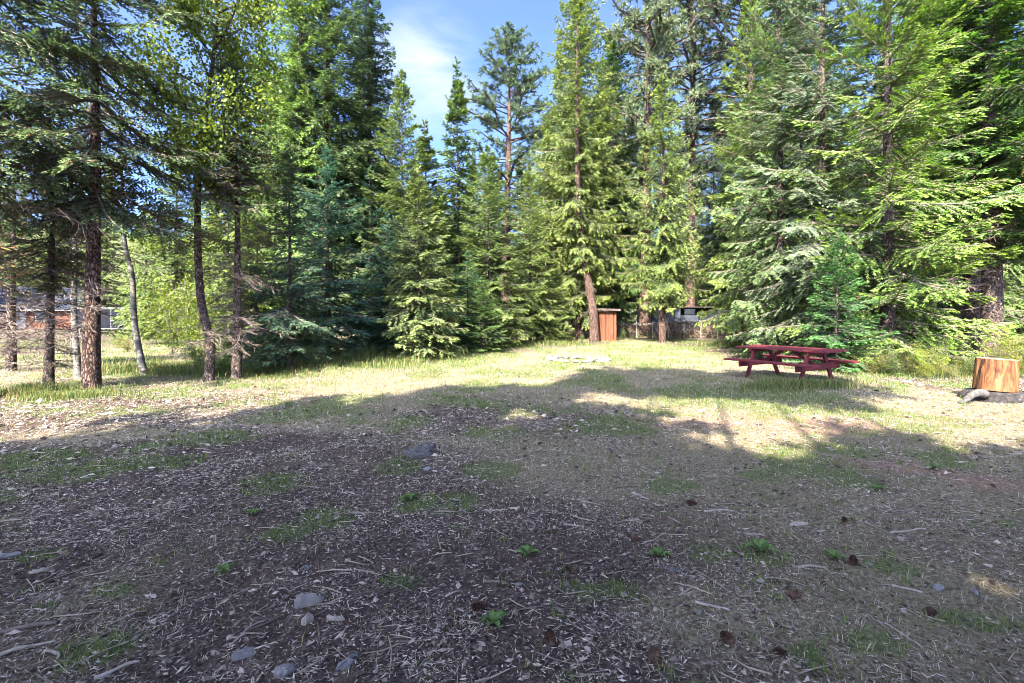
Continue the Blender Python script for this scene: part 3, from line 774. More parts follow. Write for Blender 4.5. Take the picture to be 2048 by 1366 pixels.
# a leaning reddish trunk beside the outhouse
lp = smooth_path([(-0.1, 0, 0), (2.0, -0.10, 0), (4.0, -0.45, 0), (6.5, -0.85, 0), (10, -1.05, 0), (16, -1.1, 0), (22, -1.1, 0)], 44)
PR['lean'] = conifer('leaning_fir', 39, 22.0, 2.6, 5.0, 0.30, 0.42, 5, hang=0.45, droop=0.3, up=0.16, el_lo=-26, el_hi=35, power=0.62, gaps=0.2, skirt=0.4, path=lp, bark='bark_red', dead=(2, 6, 10), deadlen=1.4, **FIR_FAR)
# cottonwood-like round tree used behind the photographer
bl = smooth_path([(-0.1, 0, 0), (3, 0.1, 0), (7, 0.0, 0.1), (11, 0.1, 0.2), (14, 0.1, 0.1)], 30)
PR['high'] = broadleaf('high_crowned_tree', 38, 14.0, 12.2, 2.9, bl, 0.2, 5000, 0.30, bark='bark_fir', nl=22)
PR['round'] = broadleaf('round_tree', 37, 14.0, 4.0, 3.6, bl, 0.22, 16000, 0.26, bark='bark_fir', nl=44)
SHR = [shrub_proto('shrub_a', 41), shrub_proto('shrub_b', 42, 1.0, 1.9, 11, 2200, 0.075, (0.045, 0.07, 0.016), (0.14, 0.165, 0.03)),
       shrub_proto('shrub_c', 43, 0.6, 0.6, 8, 1000, 0.05), shrub_proto('shrub_d', 44, 0.8, 0.9, 9, 1200, 0.06, (0.045, 0.06, 0.02), (0.16, 0.145, 0.05))]

# ------------------------------------------------------------------ trees one by one
def tree(proto, u, d, label, name='fir_tree', top=None, H0=None, wide=1.0, tint=(1, 1, 1), rz=None, group=None, skip=()):  # tint lightens trees taken as sunlit and darkens shaded ones
    """top = photo row of the tip; H0 = prototype height"""
    x, y = at(u, d)
    sz = 1.0
    if top is not None:
        sz = ((HZ - top) / F * d + EYE - float(gz(x, y))) / H0
    return plant_it(name, PR[proto], x, y, label, 'tree', group, (wide, wide, sz), rz, tint, skip)

tree('bigfir', 183, 9.9, 'tall fir with the thickest trunk on the left, brown scaly bark, drooping dark branches overhead', rz=0.4)
tree('thin', 97, 10.2, 'thin half-dead fir with rusty lower twigs, left of the thick-trunked fir', rz=1.1, top=170, H0=7.6)
tree('aspen3', 158, 12.0, 'slim pale-barked aspen trunk just behind the thick-trunked fir', 'aspen_tree', rz=0)
tree('aspen2', 290, 12.8, 'leaning pale-barked aspen standing before the dark trailer', 'aspen_tree', rz=0)
tree('aspen', 418, 11.5, 'crooked-trunked aspen with a yellow-green leafy top on the left', 'aspen_tree', rz=0, tint=(1.15, 1.3, 1.0))
tree('thin2', 473, 11.9, 'straight slender fir with bare twiggy trunk and dense dark top', rz=2.2, top=140, H0=7.7, wide=1.0)
tree('dark', 577, 13.3, 'slim dusky spruce with a leaning thin trunk at the clearing edge', 'spruce_tree', top=290, H0=9.0, wide=0.7, rz=0.3)
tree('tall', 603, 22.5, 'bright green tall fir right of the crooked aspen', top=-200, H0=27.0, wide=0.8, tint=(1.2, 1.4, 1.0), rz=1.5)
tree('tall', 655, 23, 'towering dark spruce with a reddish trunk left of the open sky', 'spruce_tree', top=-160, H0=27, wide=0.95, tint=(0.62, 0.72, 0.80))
tree('tall', 737, 27, 'dark spruce with blue-green shade tinted in, bordering the left edge of the open sky', 'spruce_tree', top=-60, H0=27, wide=0.95, tint=(0.5, 0.62, 0.75))  # low bluish tint puts its shaded side into the colour
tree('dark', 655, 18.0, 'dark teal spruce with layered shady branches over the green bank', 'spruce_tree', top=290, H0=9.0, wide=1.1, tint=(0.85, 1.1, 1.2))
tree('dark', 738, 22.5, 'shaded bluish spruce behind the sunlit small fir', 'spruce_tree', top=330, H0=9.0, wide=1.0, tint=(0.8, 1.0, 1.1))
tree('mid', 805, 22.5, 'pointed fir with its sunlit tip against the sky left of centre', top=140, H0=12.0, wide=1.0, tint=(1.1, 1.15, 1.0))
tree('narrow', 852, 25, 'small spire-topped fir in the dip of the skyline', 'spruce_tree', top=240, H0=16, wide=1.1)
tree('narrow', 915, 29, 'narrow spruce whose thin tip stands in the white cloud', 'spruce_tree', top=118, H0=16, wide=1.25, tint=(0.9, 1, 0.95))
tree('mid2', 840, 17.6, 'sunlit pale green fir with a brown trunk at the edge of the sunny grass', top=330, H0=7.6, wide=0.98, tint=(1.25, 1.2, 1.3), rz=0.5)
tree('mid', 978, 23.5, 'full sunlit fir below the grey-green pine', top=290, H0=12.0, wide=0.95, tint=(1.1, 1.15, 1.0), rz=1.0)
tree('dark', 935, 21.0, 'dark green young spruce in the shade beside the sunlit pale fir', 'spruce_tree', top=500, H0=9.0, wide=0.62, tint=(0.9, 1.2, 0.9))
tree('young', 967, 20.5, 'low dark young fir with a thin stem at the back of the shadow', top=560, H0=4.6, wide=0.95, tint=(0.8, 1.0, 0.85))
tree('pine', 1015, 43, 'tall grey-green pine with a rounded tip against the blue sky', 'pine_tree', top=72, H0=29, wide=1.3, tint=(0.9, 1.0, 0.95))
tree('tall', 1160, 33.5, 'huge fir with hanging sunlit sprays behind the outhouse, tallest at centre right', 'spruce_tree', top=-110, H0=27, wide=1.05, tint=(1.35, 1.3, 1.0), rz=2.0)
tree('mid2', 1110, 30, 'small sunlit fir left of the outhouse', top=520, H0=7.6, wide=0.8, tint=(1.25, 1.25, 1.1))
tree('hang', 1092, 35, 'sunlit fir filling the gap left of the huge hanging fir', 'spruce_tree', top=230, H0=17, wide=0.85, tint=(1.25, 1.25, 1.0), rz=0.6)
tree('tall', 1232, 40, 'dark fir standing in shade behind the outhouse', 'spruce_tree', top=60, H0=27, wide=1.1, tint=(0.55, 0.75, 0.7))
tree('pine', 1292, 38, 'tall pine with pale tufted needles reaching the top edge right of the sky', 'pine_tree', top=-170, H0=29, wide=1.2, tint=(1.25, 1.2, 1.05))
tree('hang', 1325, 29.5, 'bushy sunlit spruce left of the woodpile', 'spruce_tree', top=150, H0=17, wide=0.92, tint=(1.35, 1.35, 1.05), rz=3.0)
tree('pine2', 1382, 44, 'dark pine with a black trunk rising behind the woodpile', 'pine_tree', top=-120, H0=31, wide=1.3, tint=(0.6, 0.66, 0.6))
tree('pine2', 1500, 40, 'dark spreading pine showing at the top behind the right-hand firs', 'pine_tree', top=-200, H0=31, wide=1.3, tint=(0.62, 0.68, 0.6))
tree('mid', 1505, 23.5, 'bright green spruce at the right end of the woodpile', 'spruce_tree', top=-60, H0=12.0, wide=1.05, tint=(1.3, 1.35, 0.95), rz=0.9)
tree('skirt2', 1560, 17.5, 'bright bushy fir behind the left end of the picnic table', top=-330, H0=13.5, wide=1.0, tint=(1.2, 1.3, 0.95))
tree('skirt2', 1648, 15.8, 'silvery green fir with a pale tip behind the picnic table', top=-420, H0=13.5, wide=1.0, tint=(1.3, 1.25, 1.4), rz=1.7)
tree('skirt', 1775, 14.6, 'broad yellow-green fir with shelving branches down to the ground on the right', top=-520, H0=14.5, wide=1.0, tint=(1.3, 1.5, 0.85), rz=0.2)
tree('young', 1672, 13.4, 'young fir with dark teal shade tinted in, directly behind the picnic table', top=455, H0=4.6, wide=0.95, tint=(0.62, 1.05, 0.95))  # teal tint carries the shade it stands in
tree('tall2', 1946, 18.5, 'left one of two big weathered trunks behind the upright log round', top=-400, H0=24, wide=1.2, tint=(0.8, 1.1, 0.85))
tree('tall2', 1982, 17.2, 'thicker right one of two big weathered trunks behind the upright log round', top=-400, H0=24, wide=1.3, tint=(0.9, 1.2, 0.85), rz=2.5)
tree('bigfir', 2190, 14.5, 'deep green fir whose branches reach in at the upper right edge', top=-300, H0=11.5, wide=1.1, tint=(1.1, 1.35, 0.9), rz=1.2)
tree('mid', 1905, 24, 'shaded fir deep between the yellow-green fir and the two big trunks', top=-60, H0=12, wide=1.1, tint=(0.85, 1.05, 0.8))
tree('mid', 2010, 26, 'sunlit fir behind the two big trunks at the right edge', top=150, H0=12, wide=1.3, tint=(1.1, 1.2, 0.9))
# understorey stems at the left edge of the clearing
tree('mid2', 598, 17.0, 'brown-stemmed young fir behind the slim dusky spruce', top=560, H0=7.6, wide=0.7, tint=(0.8, 0.95, 0.9))
for u, d, tp in ((773, 20.2, 420), (787, 20.4, 430), (796, 19.3, 460), (812, 19.6, 450)):
    tree('dark', u, d, {773: 'leftmost', 787: 'second', 796: 'third', 812: 'rightmost'}[u] + ' of four slim dark stems crowded left of the sunlit pale fir', 'spruce_tree', top=tp, H0=9.0, wide=0.55, tint=(0.7, 0.9, 0.95), group='slim dark stems by the pale fir')
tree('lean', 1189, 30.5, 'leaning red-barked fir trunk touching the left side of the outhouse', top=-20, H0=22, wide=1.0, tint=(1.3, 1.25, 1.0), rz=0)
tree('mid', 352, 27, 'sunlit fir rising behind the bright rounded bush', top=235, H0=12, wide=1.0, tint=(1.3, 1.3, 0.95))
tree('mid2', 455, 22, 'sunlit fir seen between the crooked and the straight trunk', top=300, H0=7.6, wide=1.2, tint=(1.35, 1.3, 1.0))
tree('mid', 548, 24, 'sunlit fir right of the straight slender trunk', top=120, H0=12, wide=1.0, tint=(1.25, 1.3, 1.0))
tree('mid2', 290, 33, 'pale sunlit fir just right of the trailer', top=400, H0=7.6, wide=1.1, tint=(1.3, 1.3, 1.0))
tree('narrow', 215, 58, 'fir standing behind the dark trailer', 'spruce_tree', top=330, H0=16, wide=1.6, tint=(1.2, 1.2, 1.0))
tree('narrow', 120, 70, 'fir standing behind the cabin roof', 'spruce_tree', top=380, H0=16, wide=1.8, tint=(1.0, 1.1, 1.0))
tree('tall', 1600, 30, 'tall green fir rising behind the silvery fir', 'spruce_tree', top=-60, H0=27, wide=1.1, tint=(1.2, 1.3, 1.0))
tree('tall', 1860, 32, 'tall green fir rising behind the yellow-green fir', 'spruce_tree', top=-160, H0=27, wide=1.2, tint=(1.0, 1.2, 0.9))
tree('mid', 1060, 28, 'sunlit fir right of centre below the grey-green pine', top=330, H0=12, wide=0.85, tint=(1.25, 1.25, 1.0))
tree('mid2', 510, 16.5, 'grey-green small fir in the thicket right of the straight slender fir', top=430, H0=7.6, wide=1.0, tint=(0.95, 0.95, 0.9))
tree('narrow', 520, 26, 'far spruce seen above the yellow-green aspen leaves', 'spruce_tree', top=20, H0=16, wide=1.0, tint=(0.8, 0.95, 0.95))
tree('thin', 22, 13.5, 'drooping sparse fir at the left edge beside the thin half-dead fir', top=200, H0=7.6, wide=1.3, tint=(1.9, 1.8, 1.3))
tree('bigfir', -45, 8.8, 'dark overhanging fir entering at the upper left corner', wide=0.95, tint=(1.0, 1.0, 1.0), rz=2.0)

for k_, (u, d, tp, w) in enumerate(((772, 38, 300, 1.5), (828, 44, 330, 1.6), (880, 40, 350, 1.5), (905, 34, 400, 1.4), (948, 46, 300, 1.6), (985, 52, 330, 1.7), (1045, 50, 290, 1.7), (1100, 48, 240, 1.6), (565, 40, 150, 1.5), (495, 36, 260, 1.5), (420, 38, 330, 1.5))):
    tree('narrow', u, d, ['spruce just right of the dark skyline spruce, deep in the stand', 'spruce deep behind the pointed sunlit fir', 'spruce deep behind the small spire-topped fir', 'low spruce behind the narrow cloud-tipped spruce',
         'spruce between the narrow spruce and the grey-green pine', 'spruce half hidden left of the grey-green pine trunk', 'spruce half hidden right of the grey-green pine trunk', 'spruce deep behind the hanging fir at its left',
         'far green spruce beside the tall bright fir on the left', 'far spruce right of the straight slender trunk', 'far spruce behind the aspen leaves'][k_], 'spruce_tree', top=tp, H0=16, wide=w, tint=(1.05, 1.1, 1.0))

# deep forest behind: many alike tall trees
g = np.random.default_rng(77)
n_bg = 0
for k in range(400):
    u = g.uniform(-250, 2300) if k % 3 else g.uniform(1080, 2300); d = g.uniform(46, 92)
    x, y = at(u, d)
    if -75 < x < -28 and d < 78 and u < 560: continue          # open field by the trailer and cabin
    lim = 345 if u < 560 else (335 if 745 < u < 1105 else g.uniform(-60, 250))
    top = lim + g.uniform(0, 120)
    if n_bg >= 115: break
    pr = ['tall', 'tall2', 'narrow', 'tall2'][g.integers(4)]; H0 = {'tall': 27, 'tall2': 24, 'narrow': 16}[pr]
    t = g.uniform(0.75, 1.15)
    tree(pr, u, d, 'tall conifer deep in the forest behind the clearing', 'forest_conifer', top=top, H0=H0, wide=g.uniform(0.9, 1.25),
         tint=(t * 0.9, t, t * 0.95), group='conifers of the deep forest')
    n_bg += 1
# the wooded hillside far behind reads as one mass
hg = np.random.default_rng(88)
nt = 1100
hx = hg.uniform(-330, 330, nt); hy = hg.uniform(95, 330, nt)
hz = gz(hx, hy); hh = hg.uniform(9, 19, nt); K = 52
q = hg.random((nt, K)) ** 0.8; az = hg.uniform(0, 6.283, (nt, K)); rad = (1 - q) * (hh * 0.17)[:, None] * hg.uniform(0.5, 1.1, (nt, K))
B = np.stack([hx[:, None] + np.cos(az) * rad * 0.3, hy[:, None] + np.sin(az) * rad * 0.3, hz[:, None] + hh[:, None] * (0.06 + 0.93 * q)], -1).reshape(-1, 3)
D = nrm(np.stack([np.cos(az), np.sin(az), hg.normal(-0.25, 0.2, (nt, K))], -1).reshape(-1, 3))
V = diamonds(B, D, nrm(np.array([0, 0, 1.]) + hg.normal(0, 0.4, B.shape)), (rad.ravel() * 1.1 + 0.5), (rad.ravel() * 0.55 + 0.35))
C = np.repeat((np.array([0.05, 0.085, 0.04])[None] * hg.uniform(0.6, 1.5, (nt, 1))).repeat(K, 0), 4, 0)
o = bpy.data.objects.new('hillside_forest', mesh_tri('hillside_forest', V.reshape(-1, 3), dia_tris(nt * K).reshape(-1, 3), M['needle'], C)); link(o)
tag(o, 'far wooded hillside of dark conifers beyond the field', 'forest', kind='stuff')

# trees behind and left of the photographer: they throw the shade over the foreground
NV = np.array([SH[1], -SH[0]])
COT = 1 / math.tan(SUN_EL)
def shade_tree(n, s_edge, H, w=1.0, proto='round', H0=14.0, lab='tall leafy tree standing behind the photographer', nm='broadleaf_tree'):
    p = NV * n + SH * (s_edge - H * COT)
    plant_it(nm, PR[proto], p[0], p[1], lab, 'tree', 'trees behind the photographer', (w, w, H / H0))
for n, s, H in ((-5.6, 3.5, 15), (-4.9, 7.0, 16), (-3.5, 9.2, 17), (-4.5, 4.5, 14), (-2.0, 6.5, 14), (0.4, 5.5, 14), (2.8, 5.3, 13), (5.4, 7.2, 15),
                (7.2, 9.6, 16), (0.4, 4.0, 12), (-3.0, 3.0, 12), (3.6, 4.2, 12), (6.4, 5.0, 13)):
    shade_tree(n, s, H, 0.9)
for n, s, H in ((-1.8, 12.0, 15), (-0.7, 12.2, 15.5), (0.4, 12.1, 15), (1.5, 12.3, 15.5), (2.4, 11.9, 15)):
    shade_tree(n, s, H, 0.55, 'high', 14.0, 'high-crowned leafy tree standing behind the photographer')
for k_ in (9, 14, 19):  # unseen trees added on the sun side to keep the cabin in shade
    plant_it('cabin_shade_tree', PR['tall'], -60.5 - 0.34 * k_ - (k_ % 2) * 5, 62 - 0.94 * k_, 'unseen tall conifer added to shade the cabin, beyond the left edge', 'tree', 'conifers added to shade the cabin', (1.1, 1.1, 0.75))

ORD = ['first', 'second', 'third', 'fourth', 'fifth', 'sixth', 'seventh', 'eighth', 'ninth', 'tenth', 'eleventh', 'twelfth', 'thirteenth', 'fourteenth', 'fifteenth', 'sixteenth', 'seventeenth']
# ------------------------------------------------------------------ shrubs
sg = np.random.default_rng(5)
def shrub(k, u, v_or_d, label, s=1.0, tint=(1, 1, 1), group=None, isd=False):
    x, y = at(u, v_or_d) if isd else gp(u, v_or_d)
    plant_it('shrub', SHR[k], x, y, label, 'shrub', group, (s, s, s * sg.uniform(0.85, 1.15)), None, tint)
shrub(1, 385, 16.5, 'tall sunlit yellow-green shrub behind the crooked aspen', 1.35, (1.3, 1.35, 1), isd=True)
shrub(1, 345, 19.0, 'bright rounded bush right of the trailer', 1.3, (1.2, 1.25, 1), isd=True)
shrub(1, 440, 18.5, 'leafy thicket bush between the crooked and the straight trunk', 1.3, (1.1, 1.2, 1), isd=True)
shrub(0, 395, 14.4, 'low bright bush at the foot of the crooked aspen', 0.9, (1.3, 1.35, 1), isd=True)
shrub(0, 510, 14.8, 'low green bush right of the straight slender fir', 0.8, (0.9, 1.1, 0.9), isd=True)
shrub(2, 440, 12.4, 'small shaded plant between the crooked and straight trunks', 1.0, (0.8, 1.0, 0.9), isd=True)
shrub(0, 235, 23, 'lime green weeds growing in the field before the trailer', 0.8, (1.4, 1.5, 0.9), isd=True)
shrub(3, 255, 20.5, 'yellowish weeds on the edge of the field before the trailer', 0.8, (1.4, 1.4, 0.9), isd=True)
shrub(1, 1055, 40, 'lime green bush in the sun behind the shadow at centre', 1.2, (1.5, 1.6, 0.9), isd=True)
shrub(1, 1000, 41, 'yellow-green bush left of the dark pine trunk', 1.0, (1.5, 1.5, 0.9), isd=True)
shrub(1, 1258, 44, 'green bush between the trunks right of the outhouse', 1.2, (1.0, 1.4, 0.8), isd=True)
for k, (u, d, s) in enumerate(sorted([(1745, 12.9, .85), (1785, 12.3, .8), (1830, 12.6, .9), (1880, 13.2, 1.0), (1925, 13.5, .9), (1990, 13.6, 1.0), (2040, 13.4, 1.0), (1960, 12.2, .7), (2025, 11.8, .7), (1850, 11.9, .6),
                               (1900, 12.0, .6), (2070, 12.6, 1.0), (1720, 13.6, .8), (1760, 14.2, .9)])):
    shrub([0, 3, 2, 0, 3, 1][k % 6], u, d, ORD[k] + ' bush from the left in the undergrowth below the right-hand firs', s * 0.75, (0.9 + 0.3 * (k % 3), 1.0 + 0.2 * (k % 3), 0.85), 'undergrowth at the right', True)
for k, (u, d, s) in enumerate(sorted([(560, 15.0, .6), (625, 15.6, .6), (700, 16.4, .6), (735, 17.2, .55), (660, 17.2, .7), (885, 21.5, .5), (905, 22.5, .6), (1075, 33, .8), (1140, 32.5, .8), (1165, 32.0, .6), (1245, 33, .7), (1300, 34, .6),
                               (1345, 34, .5), (1530, 21, .7), (1580, 18, .7), (1620, 16, .7)])):
    shrub([2, 0, 3][k % 3], u, d, ORD[k] + ' low bush from the left along the shaded forest edge', s, (0.85, 1.05, 0.9), 'low growth along the forest edge', True)

# ------------------------------------------------------------------ picnic table
M['red_paint'] = ramp_mat('worn_red_paint', [(0.22, (0.035, 0.007, 0.010)), (0.42, (0.078, 0.012, 0.016)), (0.60, (0.105, 0.018, 0.022)), (0.72, (0.13, 0.035, 0.034)), (0.84, (0.15, 0.085, 0.07))], (1.2, 16, 16), 3.5, 10, 0.7, 0.5, 0.012, spec=0.2)
def picnic_table():
    nb = np.array([6.42, 10.3])           # near right end of the near bench
    ax = nrm(np.array([-0.44, 0.90]))      # long way, to the far left end
    cx = np.array([ax[1], -ax[0]])         # across, to the far bench
    Ln, W = 2.3, 1.72
    c = nb + ax * Ln / 2 + cx * W / 2
    rz = math.atan2(ax[1], ax[0])
    z0 = float(gz(*c))
    root = empty('picnic_table', (c[0], c[1], z0), rz)
    root.rotation_euler = (math.radians(-1.6), 0, rz)
    tag(root, 'dark red painted wooden picnic table with attached benches', 'picnic table')
    r2 = np.random.default_rng(3)
    def plank(name, parent, x0, x1, y0, y1, z_0, z_1):
        a = Acc(); a.box((x0, y0, z_0), (x1, y1, z_1)); return a.obj(name, M['red_paint'], parent, bevel=0.006)
    top = empty('table_top', (0, 0, 0)); top.parent = root
    for k in range(5):
        y = -0.40 + k * 0.162
        plank('plank', top, -Ln / 2 + r2.uniform(0, .012), Ln / 2 - r2.uniform(0, .012), y, y + 0.155, 0.715, 0.757 + r2.uniform(-.002, .002))
    for s, nm in ((-1, 'bench'), (1, 'bench')):
        b = empty(nm, (0, 0, 0)); b.parent = root
        for k in range(2):
            y0 = s * (W / 2) - (0 if s < 0 else 0.27) + k * 0.137
            plank('plank', b, -Ln / 2, Ln / 2 - r2.uniform(0, .01), y0, y0 + 0.131, 0.43, 0.471 + r2.uniform(-.002, .002))
    for xe in (-0.68, 0.68):
        for s in (-1, 1):
            # splayed leg from beneath the top to the ground
            y0, z_0, y1, z_1 = s * 0.62, 0.0 - 0.06, s * 0.27, 0.712
            L_ = math.hypot(y1 - y0, z_1 - z_0); an = math.atan2(z_1 - z_0, y1 - y0)
            R = np.array([[1, 0, 0], [0, math.cos(an), -math.sin(an)], [0, math.sin(an), math.cos(an)]])
            a = Acc(); a.box((-0.021, 0, -0.05), (0.021, L_, 0.05), None, R, (xe, y0, z_0)); a.obj('leg', M['red_paint'], root, bevel=0.005)
        o = 0.045 if xe < 0 else -0.045
        o = -0.045 if xe < 0 else 0.045
        a = Acc(); a.box((xe + o - 0.02, -W / 2 + 0.06, 0.29), (xe + o + 0.02, W / 2 - 0.06, 0.428)); a.obj('bench_beam', M['red_paint'], root, bevel=0.005)
        a = Acc(); a.box((xe + o - 0.02, -0.38, 0.63), (xe + o + 0.02, 0.38, 0.713)); a.obj('top_batten', M['red_paint'], root, bevel=0.005)
        sg_ = 1 if xe < 0 else -1
        L_ = math.hypot(0.52, 0.30); an = math.atan2(0.30, 0.52 * sg_)
        R = np.array([[math.cos(an), 0, -math.sin(an)], [0, 1, 0], [math.sin(an), 0, math.cos(an)]])
        a = Acc(); a.box((0, -0.02, -0.035), (L_, 0.02, 0.035), None, R, (xe + 0.03 * sg_, 0, 0.385)); a.obj('brace', M['red_paint'], root, bevel=0.005)
picnic_table()

# ------------------------------------------------------------------ upright log round on an old stump
M['log_side'] = ramp_mat('peeled_log', [(0.30, (0.02, 0.008, 0.004)), (0.44, (0.085, 0.033, 0.013)), (0.56, (0.155, 0.066, 0.026)), (0.72, (0.25, 0.13, 0.06))], (1, 1, 0.16), 12, 9, 0.75, 0.8, 0.03, dist=1.2)
def log_top_material():
    m, N, L, out = new_mat('sawn_end_grain')
    tc = N.new('ShaderNodeTexCoord'); w = N.new('ShaderNodeTexWave'); w.wave_type = 'RINGS'; w.rings_direction = 'Z'
    w.inputs['Scale'].default_value = 9; w.inputs['Distortion'].default_value = 2.0; w.inputs['Detail'].default_value = 4
    L.new(tc.outputs['Object'], w.inputs['Vector'])
    c = N.new('ShaderNodeValToRGB'); c.color_ramp.elements[0].color = (0.20, 0.12, 0.065, 1); c.color_ramp.elements[1].color = (0.36, 0.25, 0.15, 1)
    L.new(w.outputs['Fac'], c.inputs['Fac'])
    p = N.new('ShaderNodeBsdfPrincipled'); p.inputs['Roughness'].default_value = 0.85
    L.new(c.outputs['Color'], p.inputs['Base Color']); L.new(p.outputs['BSDF'], out.inputs['Surface']); return m
M['log_top'] = log_top_material()
M['char'] = ramp_mat('old_dark_wood', [(0.3, (0.008, 0.007, 0.007)), (0.55, (0.03, 0.026, 0.024)), (0.8, (0.09, 0.08, 0.075))], (1, 1, 1), 7, 8, 0.9, 1.0, 0.03, vor=0.1)
M['grey_wood'] = ramp_mat('weathered_grey_wood', [(0.25, (0.07, 0.06, 0.055)), (0.5, (0.20, 0.18, 0.165)), (0.8, (0.38, 0.35, 0.32))], (6, 1, 6), 5, 8, 0.9, 0.8, 0.015)
M['root_wood'] = ramp_mat('grey_root_wood', [(0.25, (0.02, 0.018, 0.016)), (0.5, (0.06, 0.054, 0.05)), (0.8, (0.14, 0.13, 0.12))], (5, 5, 5), 4, 8, 0.95, 1.0, 0.02)
M['crack'] = ramp_mat('dark_crack', [(0.3, (0.008, 0.005, 0.004)), (0.8, (0.03, 0.018, 0.012))], (1, 1, 1), 9, 3, 1.0, 0)
def log_round():
    cx_, cy_ = at(1990, 8.75); z0 = float(gz(cx_, cy_))
    r, h = 0.295, 0.56
    root = empty('log_round', (cx_, cy_, z0 + 0.185)); root.rotation_euler = (math.radians(1.5), math.radians(2.5), 0.2)
    tag(root, 'thick orange-brown upright log round with a long dark crack, on a blackened stump', 'log')
    n = 64; an = np.arange(n) / n * 2 * math.pi
    # crack: deep notch in the outline on the camera side, left of the middle
    ca = math.radians(-194) - 0.2
    rows = 14; V = []
    for i in range(rows):
        t = i / (rows - 1)
        lump = 1 + 0.05 * (fbm(np.cos(an) * 2 + 5, np.sin(an) * 2 + t * 0.8, 61, 3) - 0.5) * 2 + 0.012 * np.sin(an * 23 + t * 2)
        c_here = ca + 0.31 * t + 0.03 * math.sin(t * 9)
        dd = np.abs((an - c_here) % (2 * math.pi)); dd = np.minimum(dd, 2 * math.pi - dd)
        notch = 1 - 0.16 * np.exp(-(dd / 0.045) ** 2)
        rr = r * lump * notch * (1.03 - 0.05 * t)
        V.append(np.stack([rr * np.cos(an), rr * np.sin(an), np.full(n, h * t)], -1))
    V = np.concatenate(V)
    i = np.arange(rows - 1)[:, None] * n; k = np.arange(n)[None]; k2 = (k + 1) % n
    T = np.concatenate([np.stack([i + k, i + k2, i + n + k2], -1).reshape(-1, 3), np.stack([i + k, i + n + k2, i + n + k], -1).reshape(-1, 3)])
    a = Acc(); a.add(V, T); a.obj('side', M['log_side'], root, smooth=True)
    e = V[-n:]; a = Acc(); cpt = np.array([[0, 0, h]]); ee = np.concatenate([cpt, e * [1, 1, 0] + [0, 0, h]])
    kk = np.arange(n); a.add(ee, np.stack([np.zeros(n, int), kk + 1, (kk + 1) % n + 1], -1)); a.obj('sawn_top', M['log_top'], root)
    # dark lining deep in the crack
    tt = np.linspace(0.02, 0.97, 10); c_h = ca + 0.31 * tt + 0.03 * np.sin(tt * 9)
    rr = r * 0.955 * (1.03 - 0.05 * tt)
    pts = np.stack([rr * np.cos(c_h), rr * np.sin(c_h), h * tt], -1)
    Vc, Tc = tube(pts, np.full(10, 0.013) * np.linspace(0.8, 1.1, 10), 6); a = Acc(); a.add(Vc, Tc); a.obj('crack', M['crack'], root)
    # old stump beneath
    st = empty('old_stump', (cx_, cy_, z0)); tag(st, 'blackened low old stump with a pale root, beneath the upright log round', 'stump')
    P = [(0, 0.02, -0.1), (0.0, 0.02, 0.0), (0.02, 0.0, 0.08), (0.02, 0, 0.14), (0.02, 0, 0.168)]
    V_, T_ = tube(P, [0.52, 0.48, 0.43, 0.40, 0.37], 22, 0.10, 8); a = Acc(); a.add(V_, T_); a.obj('body', M['char'], st, smooth=True)
    pr = smooth_path([(0.14, -0.40, -0.22), (0.165, -0.56, -0.26), (0.13, -0.72, -0.31), (0.05, -0.86, -0.35), (0.015, -1.0, -0.38)], 14)
    V_, T_ = tube(pr, np.linspace(0.085, 0.03, 14), 10, 0.12, 3); a = Acc(); a.add(V_, T_); a.obj('root', M['root_wood'], st, smooth=True)
    pr = smooth_path([(0.08, 0.3, -0.25), (0.10, 0.7, -0.3), (0.08, 1.2, -0.28), (0.06, 1.7, -0.2)], 14)
    V_, T_ = tube(pr, np.linspace(0.13, 0.09, 14), 10, 0.14, 5); a = Acc(); a.add(V_, T_); a.obj('root', M['char'], st, smooth=True)
log_round()

